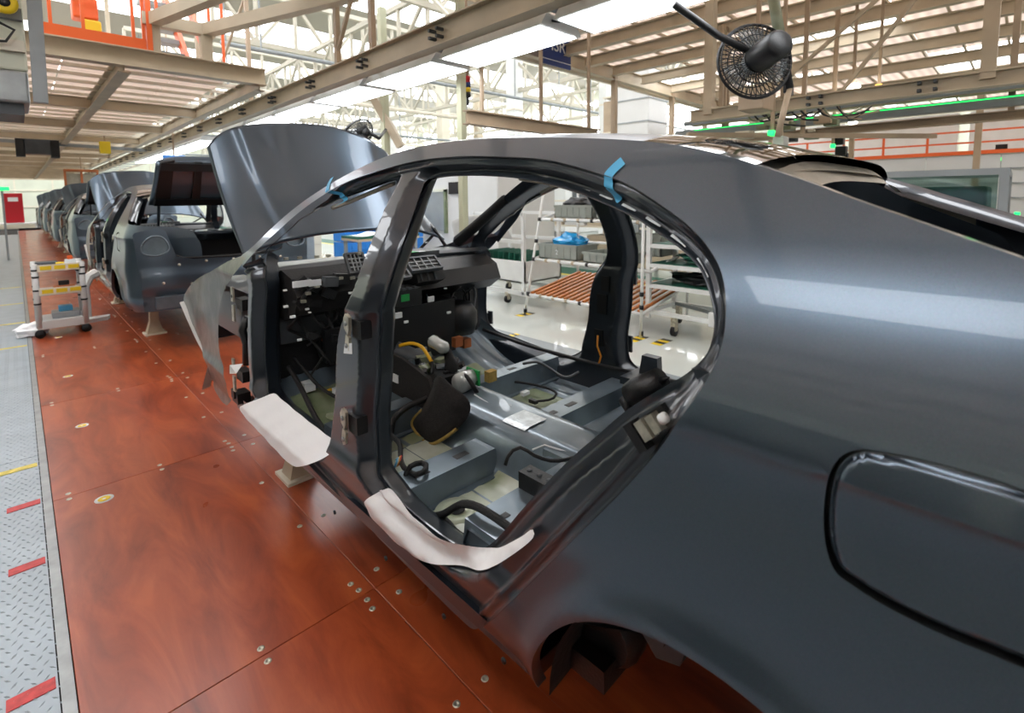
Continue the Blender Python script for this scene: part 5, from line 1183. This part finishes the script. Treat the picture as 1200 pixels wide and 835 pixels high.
for (x, y) in ((x0, y0), (x1, y0), (x0, y1), (x1, y1)): MB(True).cyl((x, y-.02, .06), (x, y+.02, .06), .06).build('caster', 'rubber', gc)
# pipe flow rack
fr = thing('flow_rack', 'white pipe flow rack with sloping roller shelves behind the car', 'rack', (5.3, 3.8, 0))
def fxz(z): return 4.92+.24*z
yl, yr = 4.77, 2.99
def jpipe(p, q, r=.018, nm='pipe'):
    MB(True).cyl(p, q, r, 8).build(nm, 'white', fr)
for y in (yl, yr):
    jpipe((fxz(0), y, 0), (fxz(1.65), y, 1.65 if y == yl else .68)) if y == yl else jpipe((4.98, y, 0), (5.02, y, 1.7))
    jpipe((6.1, y, 0), (6.1, y, 1.8))
for (z, y1_) in ((1.30, 2.99), (.75, 2.95), (.27, 2.99)):
    x = fxz(z); jpipe((x, yl, z), (x, y1_, z), .020, 'front_pipe'); jpipe((6.1, yl, z+.18), (6.1, y1_, z+.18), .018, 'rear_pipe')
    jpipe((x, yl, z), (6.1, yl, z+.18)); jpipe((x, y1_, z), (6.1, y1_, z+.18)); jpipe((x, (yl+y1_)/2, z), (6.1, (yl+y1_)/2, z+.18))
    for k in range(8): 
        yy = yl-.02-(yl-y1_)*k/8; MB(True).cyl((x, yy-.02, z), (x, yy+.02, z), .026, 8).build('pipe_joint', 'black' if k in (0, 4) else 'beige', fr)

for k in range(18):
    yy = yl-.06-(yl-yr-.1)*k/17; m = MB().bar((fxz(.27)+.01, yy, .295), (6.08, yy, .47), .036, .028); m.build('roller_track', 'roller', fr)
for y, zz_ in ((yl, .05), (yl, .28), (yl, .75), (yl, 1.0), (yl, 1.3), (yr, .05), (yr, .35), (yr, .5)):
    MB(True).cyl((fxz(zz_) if y == yl else 4.99, y, zz_-.025), (fxz(zz_+.02) if y == yl else 4.99, y, zz_+.025), .026, 8).build('pipe_joint', 'black', fr)
def bin_(x, y, z, lx, ly, lz, label, group='grey plastic bins on the flow rack', m='bin', num=None):
    t = thing('plastic_bin', label, 'bin', (x, y, z), group)
    mb = MB(); a = .02
    mb.box((x, y, z), (x+lx, y+ly, z+.012)); mb.box((x, y, z), (x+a*.5, y+ly, z+lz)); mb.box((x+lx-a*.5, y, z), (x+lx, y+ly, z+lz)); mb.box((x, y, z), (x+lx, y+a*.5, z+lz)); mb.box((x, y+ly-a*.5, z), (x+lx, y+ly, z+lz)); mb.build('bin_shell', m, t)
    r = MB(); r.box((x-.012, y-.012, z+lz-.03), (x+lx+.012, y, z+lz)); r.box((x-.012, y+ly, z+lz-.03), (x+lx+.012, y+ly+.012, z+lz)); r.box((x-.012, y, z+lz-.03), (x, y+ly, z+lz)); r.box((x+lx, y, z+lz-.03), (x+lx+.012, y+ly, z+lz)); r.build('bin_rim', m, t)
    for k in range(1, 6): MB().box((x-.008, y+ly*k/6-.006, z), (x, y+ly*k/6+.006, z+lz-.03)).build('bin_rib', m, t)
    if num: letters(num, (x-.010, y+ly*.5, z+lz*.32), .09, (PI/2, 0, -PI/2), 'dotw', t)
    return t
bin_(5.25, 3.88, 1.33, .45, .62, .17, 'grey bin on the top shelf at the left end, filled with black parts')
bin_(5.25, 3.20, 1.33, .45, .62, .17, 'grey bin in the middle of the top shelf, behind the far door pillar')
bin_(5.12, 4.02, .78, .45, .66, .20, 'grey bin on the middle shelf numbered 2 and holding a blue bag', num='2')
bin_(5.12, 3.30, .78, .45, .62, .13, 'low grey bin on the middle shelf right of the numbered one')
bin_(5.6, 3.1, .86, .40, .55, .26, 'grey bin standing at the back of the middle shelf')
# blue bag
rng = random.Random(4)
def crumple(name, c, s, m, label, cat, seed=1, sub=3, amp=.25):
    bm = bmesh.new(); bmesh.ops.create_icosphere(bm, subdivisions=sub, radius=1); r_ = random.Random(seed)
    for v in bm.verts:
        k = 1+amp*(math.sin(v.co.x*7+seed)+math.sin(v.co.y*9+seed*2)+math.sin(v.co.z*8))*.4+r_.uniform(-amp, amp)*.35
        v.co = Vector((v.co.x*s[0]*k, v.co.y*s[1]*k, max(v.co.z, -.5)*s[2]*k))
    me = bpy.data.meshes.new(name); bm.to_mesh(me); bm.free(); me.materials.append(M[m]); o = bpy.data.objects.new(name, me); COL.objects.link(o); o.location = c; return tag(o, label, cat)
crumple('plastic_bag', (5.34, 4.30, .99), (.18, .24, .12), 'bag', 'crumpled bright blue plastic bag in the numbered bin', 'bag', 3)
crumple('black_parts', (5.45, 4.2, 1.50), (.18, .28, .10), 'black', 'heap of black parts wrapped in film on the left top bin', 'parts', 5)
crumple('black_parts', (5.45, 3.45, 1.50), (.18, .26, .10), 'black', 'heap of black parts on the middle top bin', 'parts', 8)
# right mesh-shelf trolley
gt = thing('shelf_trolley', 'white trolley with green mesh shelves seen through the rear door opening', 'trolley', (5.6, 2.2, 0))
for (x, y) in ((5.26, 3.06), (5.9, 3.06), (5.26, 1.2), (5.9, 1.2)): MB().bar((x, y, .18), (x, y, 1.55), .05, .05).build('frame_post', 'white', gt)
for z in (.25, .56, .80, 1.03, 1.5):
    for a, b in (((5.26, 3.06), (5.26, 1.2)), ((5.9, 3.06), (5.9, 1.2)), ((5.26, 3.06), (5.9, 3.06)), ((5.26, 1.2), (5.9, 1.2))): MB().bar((*a, z), (*b, z), .04, .045).build('frame_rail', 'white', gt)
    if z > .3 and z < 1.4: MB().box((5.28, 1.22, z+.02), (5.88, 3.04, z+.03)).build('mesh_shelf', 'green', gt)
MB().bar((5.26, 1.2, .25), (5.9, 3.06, .25), .04, .04).build('base_brace', 'grey', gt)
for (x, y) in ((5.3, 2.75), (5.9, 3.0), (5.3, 1.3), (5.9, 1.3)):
    MB(True).cyl((x, y-.022, .06), (x, y+.022, .06), .06).build('caster', 'rubber', gt); MB().box((x-.03, y-.03, .06), (x+.03, y+.03, .22)).build('caster_fork', 'zinc', gt)
bevel(MB().box((5.22, 2.2, .20), (5.27, 2.32, .36)).build('latch', 'white', gt), .01)
crumple('black_parts', (5.55, 2.4, .66), (.22, .48, .09), 'black', 'dark wrapped parts lying on the lower green mesh shelf', 'parts', 12)
crumple('green_parts', (5.55, 2.3, .90), (.22, .55, .08), 'green', 'green wrapped parts lying on the middle green mesh shelf', 'parts', 14)
# left white cart with deep tray
wc = thing('tray_cart', 'white cart with deep tray and green liner left of the flow rack', 'cart', (5.6, 5.5, 0))
for (x, y) in ((5.3, 6.25), (5.3, 5.15), (6.1, 6.25), (6.1, 5.15)): MB().bar((x, y, .16), (x, y, 1.38), .05, .05).build('frame_post', 'white', wc)
MB().box((5.28, 5.12, .34), (5.31, 6.28, .66)).build('tray_side', 'white', wc); MB().box((6.09, 5.12, .34), (6.12, 6.28, .66)).build('tray_side', 'white', wc); MB().box((5.28, 5.12, .34), (6.12, 5.14, .66)).build('tray_end', 'white', wc); MB().box((5.28, 6.26, .34), (6.12, 6.28, .66)).build('tray_end', 'white', wc); MB().box((5.28, 5.12, .34), (6.12, 6.28, .36)).build('tray_floor', 'white', wc)
for k in range(9): MB().box((5.40, 5.2+.12*k, .4), (6.0, 5.22+.12*k, .76)).build('divider', 'green', wc)
for z in (.18,):
    MB().bar((5.3, 4.9, z), (5.3, 6.4, z), .05, .06).build('base_rail', 'white', wc); MB().bar((6.1, 4.9, z), (6.1, 6.4, z), .05, .06).build('base_rail', 'white', wc); MB().bar((5.3, 5.0, z), (6.1, 5.0, z), .05, .06).build('base_rail', 'white', wc)
for z in (.95, 1.36): MB().bar((5.3, 5.15, z), (5.3, 6.25, z), .05, .05).build('frame_rail', 'white', wc); MB().bar((6.1, 5.15, z), (6.1, 6.25, z), .05, .05).build('frame_rail', 'white', wc)
for (x, y) in ((5.3, 5.5), (5.3, 6.3), (6.1, 5.0), (6.1, 6.3)): MB(True).cyl((x, y-.022, .06), (x, y+.022, .06), .06).build('caster', 'rubber', wc); MB().box((x-.03, y-.03, .05), (x+.03, y+.03, .17)).build('caster_fork', 'zinc', wc)
mb = MB(True); mb.grid(lambda u, v: Vector((4.86+.22*u*u+.14*v, 6.3-1.0*u, 1.25-.42*v*(1-.4*u)+.10*math.sin(u*PI))), 12, 6); o = mb.build('moulded_cover', 'wallw', wc); o.modifiers.new('s', 'SOLIDIFY').thickness = .02
for y in (5.4, 6.1): MB().bar((4.98, y, 1.22), (5.3, y, 1.34), .02, .02).build('cover_hook', 'grey', wc)
# machine housing and cabinets seen over the dashboard
mh = thing('machine_housing', 'pale grey machine housing with a framed panel, seen through the windscreen', 'machine', (5.5, 9, 0))
bevel(MB().box((6.7, 7.2, 0), (8.4, 10.4, 2.1)).build('housing', 'wallw', mh), .03)
MB().box((6.66, 8.85, .9), (6.7, 10.1, 1.75)).build('framed_panel', 'grey', mh)
for a, b in (((8.8, .85), (8.86, 1.8)), ((10.1, .85), (10.16, 1.8))): MB().box((6.63, a[0], a[1]), (6.7, b[0], b[1])).build('panel_frame', 'seal', mh)
MB().box((6.63, 8.8, 1.75), (6.7, 10.16, 1.81)).build('panel_frame', 'wallg', mh); MB().box((6.65, 8.3, 1.70), (6.7, 8.7, 1.95)).build('dark_slot', 'dark', mh)
def cabinet(x, y, sx, sy, h, m, label, nd=3):
    t = thing('storage_cabinet', label, 'cabinet', (x, y, 0)); bevel(MB().box((x, y, 0), (x+sx, y+sy, h)).build('carcass', m, t), .01)
    for k in range(nd): MB().box((x+.03, y-.02, .08+(h-.1)*k/nd), (x+sx-.03, y, .04+(h-.1)*(k+1)/nd)).build('door', m, t)
    return t
cabinet(3.6, 10.6, .9, .5, 1.25, 'grey', 'grey cabinet under the windscreen view, left of the blue crates')
cabinet(4.6, 11.6, .5, .5, 1.6, 'cream', 'cream cabinet with a green door left of the blue crates')
MB().box((4.66, 11.55, 1.0), (5.0, 11.6, 1.5)).build('green_door', 'seal', bpy.data.objects['storage_cabinet.001'])
bx = None; kk = 0
for r_ in range(3):
    for c_ in range(3):
        x, y, z = 4.55+.62*c_, 9.3, .45+.32*r_
        if bx is None:
            bx = thing('blue_crate', 'blue crate on the bottom left of the stack beyond the windscreen', 'crate', (x, y, z), 'stacked blue crates')
            bevel(MB().box((x, y, z), (x+.6, y+.5, z+.30)).build('crate_shell', 'blue', bx), .01)
            for k in range(1, 4): MB().box((x+.15*k-.006, y-.012, z+.02), (x+.15*k+.006, y, z+.28)).build('crate_rib', 'blue', bx)
            MB().box((x+.01, y-.012, z+.14), (x+.59, y, z+.16)).build('crate_rib', 'blue', bx)
        else: copy_tree(bx, (x, y, z), None, 'blue crate in the %s row, %s column of the stack beyond the windscreen' % (('bottom', 'middle', 'top')[r_], ('left', 'middle', 'right')[c_]))
tb = thing('work_table', 'low table carrying the stack of blue crates', 'table', (4.5, 9.2, 0)); MB().box((4.45, 9.15, .40), (6.5, 9.9, .45)).build('table_top', 'beige', tb)
for x in (4.5, 6.4):
    for y in (9.2, 9.85): MB().bar((x, y, 0), (x, y, .4), .05, .05).build('leg', 'grey', tb)
t2 = thing('work_table', 'table with a white sheet on a green mat before the blue crates', 'table', (4.3, 7.9, 0)); MB().box((4.0, 7.7, .94), (5.2, 8.3, .98)).build('table_top', 'green', t2); MB().box((4.0, 7.69, .90), (5.2, 8.31, .94)).build('table_edge', 'beige', t2)
for x in (4.05, 5.15):
    for y in (7.75, 8.25): MB().bar((x, y, 0), (x, y, .9), .05, .05).build('leg', 'grey', t2)
mb = MB(True); mb.grid(lambda u, v: Vector((4.1+.7*u, 7.74+.45*v, .985+.05*math.exp(-((u-.5)/.2)**2))), 10, 4); o = mb.build('white_sheet', 'paper'); tag(o, 'white crumpled sheet lying on the green mat table', 'sheet')
# shelving further back between the columns
for i, (x, y, lab) in enumerate(((9.5, 3.0, 'first grey storage rack beyond the trolleys, at the right'), (9.5, 6.5, 'second grey storage rack beyond the trolleys'), (9.5, 10, 'third grey storage rack beyond the trolleys, at the left'))):
    t = thing('storage_rack', lab, 'rack', (x, y, 0), 'grey storage racks beyond the trolleys')
    for a in (x, x+.8):
        for b in (y, y+2.8): MB().bar((a, b, 0), (a, b, 2.0), .06, .06).build('rack_post', 'grey', t)
    for z in (.3, .9, 1.5, 1.98): MB().box((x, y, z), (x+.8, y+2.8, z+.04)).build('rack_shelf', 'cream', t)
    for z in (.34, .94):
        for k in range(4):
            if random.random() < .85: bevel(MB().box((x+.05, y+.1+.68*k, z), (x+.7, y+.7+.68*k, z+.38)).build('rack_box', random.choice(['beige', 'grey', 'wallw', 'dgrey', 'beige']), t), .01)
lp = thing('low_partition', 'low beige partition along the green floor lane', 'partition', (9.2, 4, 0))
for k in range(7): MB().box((9.2, -4+2.0*k, .12), (9.26, -4+2.0*k+1.97, .62)).build('partition_panel', 'beige', lp)
for k in range(8): MB().bar((9.2, -4+2.0*k, 0), (9.2, -4+2.0*k, .66), .05, .05).build('partition_post', 'beige2', lp)
# hall: high bay lamps, ducts, blower box
for i, (px, py, d) in enumerate(((655, 102, 15), (732, 122, 17), (780, 134, 17), (692, 121, 22), (470, 128, 24), (290, 40, 18))):
    p = atd(px, py, d); t = thing('high_bay_lamp', ['hanging hall lamp just below the navy sign', 'hanging hall lamp right of the brown column', 'hanging hall lamp furthest right under the deck edge', 'small far hall lamp left of the brown column', 'faint far hall lamp beside the green grey post', 'hanging hall lamp above the raised hood'][i], 'lamp', tuple(p), 'hall lamps')
    MB().box((p.x-.6, p.y-.12, p.z-.04), (p.x+.6, p.y+.12, p.z+.04)).build('lamp_body', 'white', t); MB().box((p.x-.58, p.y-.10, p.z-.05), (p.x+.58, p.y+.10, p.z-.04)).build('diffuser', 'tube', t); MB().bar((p.x, p.y, p.z), (p.x, p.y, 8.7), .02, .02).build('hanger_rod', 'grey', t)
p = atd(752, 140, 14); t = thing('air_unit', 'white box-shaped air unit under the deck edge', 'air unit', (p.x, p.y, 1.9)); bevel(MB().box((p.x-.5, p.y-.5, 1.9), (p.x+.5, p.y+.5, 5.0)).build('casing', 'wallw', t), .03)
for k in range(4): MB().box((p.x-.52, p.y-.52, 2.4+.6*k), (p.x+.52, p.y+.52, 2.43+.6*k)).build('seam', 'grey', t)
MB().bar((p.x, p.y, 0), (p.x, p.y, 1.9), .3, .3).build('stand', 'grey', t)
random.seed(33)
bg = ['long thin pipe run crossing the hall, %s' % s for s in ('highest', 'second from the top', 'third from the top', 'fourth from the top', 'lowest')]
for i, (y, z) in enumerate(((12, 4.9), (14.5, 4.5), (19, 4.3), (26, 4.8), (33, 4.2))): 
    t = thing('pipe_run', bg[i], 'pipe', (3.3, y, z)); MB(True).tube([(3.3, y, z), (26, y, z)], .07 if i % 2 else .05, 8).build('pipe', 'cream' if i % 2 else 'grey', t)
    for x in (4.1, 12, 19.5, 25): MB().bar((x, y, z), (x, y, 8.75), .03, .03).build('pipe_hanger', 'grey', t)
# right-hand racks deep in the hall
for i, (x, y) in enumerate(((17, 14), (12, 22), (20, 24), (9, 34), (16, 38))):
    t = thing('machine_block', 'cream machine enclosure deep in the hall, %s from the car' % ['nearest', 'second nearest', 'third', 'fourth', 'furthest'][i], 'machine', (x, y, 0), 'machine enclosures in the hall'); bevel(MB().box((x, y, 0), (x+3, y+3, 2.6)).build('enclosure', 'wallw', t), .05)
    MB().box((x-.03, y+.6, .2), (x, y+1.6, 2.2)).build('enclosure_door', 'grey', t); MB().box((x+.5, y-.03, 1.2), (x+2.4, y, 2.0)).build('enclosure_window', 'dgrey', t); MB().box((x+.3, y+.3, 2.6), (x+2.2, y+2.2, 3.5)).build('enclosure_top', 'beige', t)
# ================================================================== LEFT SIDE AND THE LINE BEHIND
# tool trolley on the red floor
tt = thing('tool_trolley', 'small pale tool trolley with yellow labels on the red floor', 'trolley', (.35, 8.2, 0))
xa, xb, ya, yb = .11, .53, 8.1, 8.55
for (x, y) in ((xa, ya), (xb, ya), (xa, yb), (xb, yb)):
    MB(True).cyl((x, y, .12), (x, y, .88), .030, 8).build('trolley_post', 'wallw', tt)
    for z in (.40, .56, .72, .80): MB(True).cyl((x, y, z), (x, y, z+.02), .034, 8).build('post_joint', 'black', tt)
    MB(True).cyl((x, y-.02, .05), (x, y+.02, .05), .05).build('caster', 'rubber', tt)
for z, h in ((.10, .10), (.50, .04), (.80, .05)): bevel(MB().box((xa-.02, ya-.02, z), (xb+.02, yb+.02, z+h)).build('tray', 'wallw', tt), .006)
for z in (.53, .81):
    MB().box((xa+.02, ya-.035, z-.02), (xb-.02, ya-.02, z+.06)).build('label_rail', 'cream', tt)
    for k in range(3): MB().box((xa+.045+.125*k, ya-.039, z), (xa+.145+.125*k, ya-.035, z+.045)).build('yellow_label', 'yellow', tt)
def small(name, label, cat, x, y, z, s, m, m2=None):
    t = thing(name, label, cat, (x, y, z)); bevel(MB().box((x-s[0], y-s[1], z), (x+s[0], y+s[1], z+s[2])).build('body', m, t), .008)
    if m2: bevel(MB().box((x-s[0]*.5, y-s[1]*.5, z+s[2]), (x+s[0]*.5, y+s[1]*.5, z+s[2]*1.9)).build('top_piece', m2, t), .006)
small('hand_tool', 'black tool with an orange battery on the middle trolley shelf', 'tool', .36, 8.2, .54, (.10, .05, .06), 'copper', 'black')
small('parts_tray', 'dark parts tray on the top trolley shelf', 'tray', .22, 8.3, .85, (.10, .10, .04), 'dgrey')
small('tape_roll', 'orange and white item at the right of the top trolley shelf', 'tool', .44, 8.3, .85, (.05, .05, .05), 'dotw', 'orange')
small('parts_tray', 'small yellow box on the top trolley shelf', 'box', .34, 8.2, .85, (.04, .04, .03), 'yellow')
small('folded_rags', 'blue grey rags in the bottom of the trolley', 'rags', .36, 8.3, .20, (.13, .14, .07), 'grey', 'btape')
crumple('white_bag', (.05, 8.35, .06), (.16, .14, .09), 'paper', 'white and blue bag on the floor left of the trolley', 'bag', 6)
wp = thing('curved_duct_part', 'white bent plastic part standing right of the trolley', 'part', (.75, 8.6, 0))
MB(2).tube([(.60, 8.9, 0), (.60, 8.9, .45), (.65, 8.95, .58), (.74, 9.0, .62)], [.05, .05, .06, .07], 8).build('bent_arm', 'white', wp); MB(2).prism([(.45, 8.6, .0), (.80, 8.7, .0), (.84, 8.85, .0), (.5, 8.85, .0)], (0, 0, .05)).build('flat_foot', 'white', wp)
# stands under the bodies
def stand(x, y, label):
    t = thing('support_stand', label, 'stand', (x, y, 0), 'beige stands carrying the bodies')
    m = MB(); m.box((x-.11, y-.10, 0), (x+.11, y+.10, .018)); m.build('base_plate', 'cream', t)
    a, b = .085, .045; m = MB(); q = [(x-a, y-a*.8, .015), (x+a, y-a*.8, .015), (x+a, y+a*.8, .015), (x-a, y+a*.8, .015)]; w_ = [(x-b, y-b, .16), (x+b, y-b, .16), (x+b, y+b, .16), (x-b, y+b, .16)]
    m.add(q+w_, [(0, 1, 5, 4), (1, 2, 6, 5), (2, 3, 7, 6), (3, 0, 4, 7)]); m.build('flared_foot', 'beige', t)
    MB().box((x-b, y-b, .16), (x+b, y+b, .375)).build('post', 'beige', t); MB().box((x-.07, y-.07, .37), (x+.07, y+.07, .384)).build('saddle', 'dgrey', t); return t
s0_ = stand(1.09, 2.90, 'beige stand under the front sill of the nearest body')
copy_tree(s0_, (2.35, 2.90, 0), None, 'beige stand under the far front sill of the nearest body'); copy_tree(s0_, (1.15, .22, 0), None, 'beige stand under the rear sill of the nearest body'); copy_tree(s0_, (2.3, .22, 0), None, 'beige stand under the far rear sill of the nearest body')
# the other bodies in the line: copies of the body with their own labels
SKIP = ('wire_loom', 'connector_block', 'label_sticker', 'console_connector', 'metal_clip', 'seal_mark', 'damping_pad', 'sealant_bead', 'masking_tape', 'sill_film', 'paper_tag', 'loose_wire', 'latch_hole', 'headliner_edge')
offs = 7.15
labs = ['dark sedan body with raised boot lid directly ahead of the nearest one', 'third dark sedan body in the line, its pale raised hood showing', 'fourth dark sedan body in the line', 'fifth dark sedan body, almost black in the distance', 'sixth and furthest dark sedan body at the end of the line']
for k in range(1, 6):
    c = copy_tree(car, (XC, offs*k, 0), None, labs[k-1], SKIP)
    for (x, y) in ((1.05, .22), (2.24, .22), (1.03, 2.90), (2.29, 2.90)):
        copy_tree(s0_, (x+.06, y+offs*k, 0), None, 'beige stand under the %s corner of the %s sedan body in the line' % (('rear left', 'rear right', 'front left', 'front right')[[.22, 2.90].index(y)*2+(x > 1.5)], ('second', 'third', 'fourth', 'fifth', 'sixth')[k-1]))
# far end: red cabinet on plinth, clutter
pl = thing('plinth', 'low white plinth at the far end of the walkway', 'plinth', (-.4, 43, 0)); bevel(MB().box((-2.2, 43, 0), (.9, 45, .38)).build('plinth_block', 'wallw', pl), .03); MB().box((-2.1, 42.97, .05), (.8, 43, .3)).build('plinth_face', 'cream', pl)
rc = thing('red_cabinet', 'tall red cabinet at the far end of the walkway', 'cabinet', (-.2, 44, .38)); bevel(MB().box((-.52, 43.6, .38), (.36, 44.2, 2.2)).build('cabinet_body', 'red', rc), .03); MB().box((-.3, 43.57, 1.7), (.15, 43.6, 1.95)).build('white_mark', 'dotw', rc)
kb = thing('parts_rack', 'grey parts rack beside the walkway at the far left', 'rack', (-3.2, 20, 0))
for x in (-3.6, -2.6):
    for y in (16, 24): MB().bar((x, y, 0), (x, y, 2.0), .06, .06).build('rack_post', 'grey', kb)
for z in (.3, 1.0, 1.7): MB().box((-3.6, 16, z), (-2.6, 24, z+.04)).build('rack_shelf', 'cream', kb)
# unseen racks added along the walkway to darken the reflections in the car's flank
for i, y in enumerate((-6.2, -3.0, .2, 3.4, 6.6, 9.8)):
    t = thing('added_side_rack', 'added unseen dark rack left of the walkway, the %s one counted from behind the camera' % ord_[i], 'rack', (-3.4, y, 0), 'unseen racks added left of the walkway')
    for x in (-4.0, -3.0):
        for yy in (y, y+2.9): MB().bar((x, yy, 0), (x, yy, 1.9), .06, .06).build('rack_post', 'grey', t)
    for z in (.15, .75, 1.3, 1.88): MB().box((-4.0, y, z), (-3.0, y+2.9, z+.04)).build('rack_shelf', 'dgrey', t)
    for z in (.19, .79, 1.34):
        for k in range(4):
            if random.random() < .9: bevel(MB().box((-3.9, y+.1+.7*k, z), (-3.1, y+.68+.7*k, z+.42)).build('rack_bin', random.choice(['dgrey', 'bin', 'dgrey', 'green', 'dark']), t), .01)
    MB().box((-4.05, y, 0), (-4.02, y+2.9, 1.9)).build('back_panel', 'dgrey', t)
# hanging gear over the line, far left
t, p = boxthing('hanging_hoist', 'dark hoist unit hanging under the deck at the far left', 'hoist', 44, 172, 12, .5, .4, .35, 'dgrey', hang=3.2); MB().bar((p.x-1, p.y, p.z+.12), (p.x+3.0, p.y, p.z+.02), .06, .08).build('hoist_rail', 'grey', t)
for dx in (-.3, .3): MB().box((p.x+dx-.08, p.y-.2, p.z-.25), (p.x+dx+.08, p.y+.1, p.z+.25)).build('hoist_side', 'black', t)
t, p = boxthing('yellow_hoist', 'yellow hoist motor hanging under the deck', 'hoist', 123, 173, 12, .2, .2, .28, 'yellow', hang=3.2)
t, p = boxthing('lamp_rack', 'rust coloured hanging frame with pale lights in it', 'lamp', 95, 200, 17, .9, .3, .08, 'copper', hang=3.2)
for dx in (-.42, 0, .42): MB().box((p.x+dx-.03, p.y-.05, p.z-.9), (p.x+dx+.03, p.y+.05, p.z)).build('frame_bar', 'copper', t)
MB().box((p.x-.4, p.y-.02, p.z-.8), (p.x+.4, p.y+.02, p.z-.1)).build('frame_panel', 'head', t)
t, p = boxthing('signal_lamp', 'small green lamp at the far left edge', 'lamp', 2, 221, 14, .3, .1, .1, 'greenled'); MB().bar((p.x, p.y, 0), (p.x, p.y, p.z), .05, .05).build('stand', 'grey', t)
t, p = boxthing('blue_sign', 'small bright blue sign above the second body', 'sign', 204, 185, 11, .42, .04, .12, 'blue', hang=8.72)
for dx, lab in ((0, 'pale curtain panel hanging beyond the second body'),):
    pass
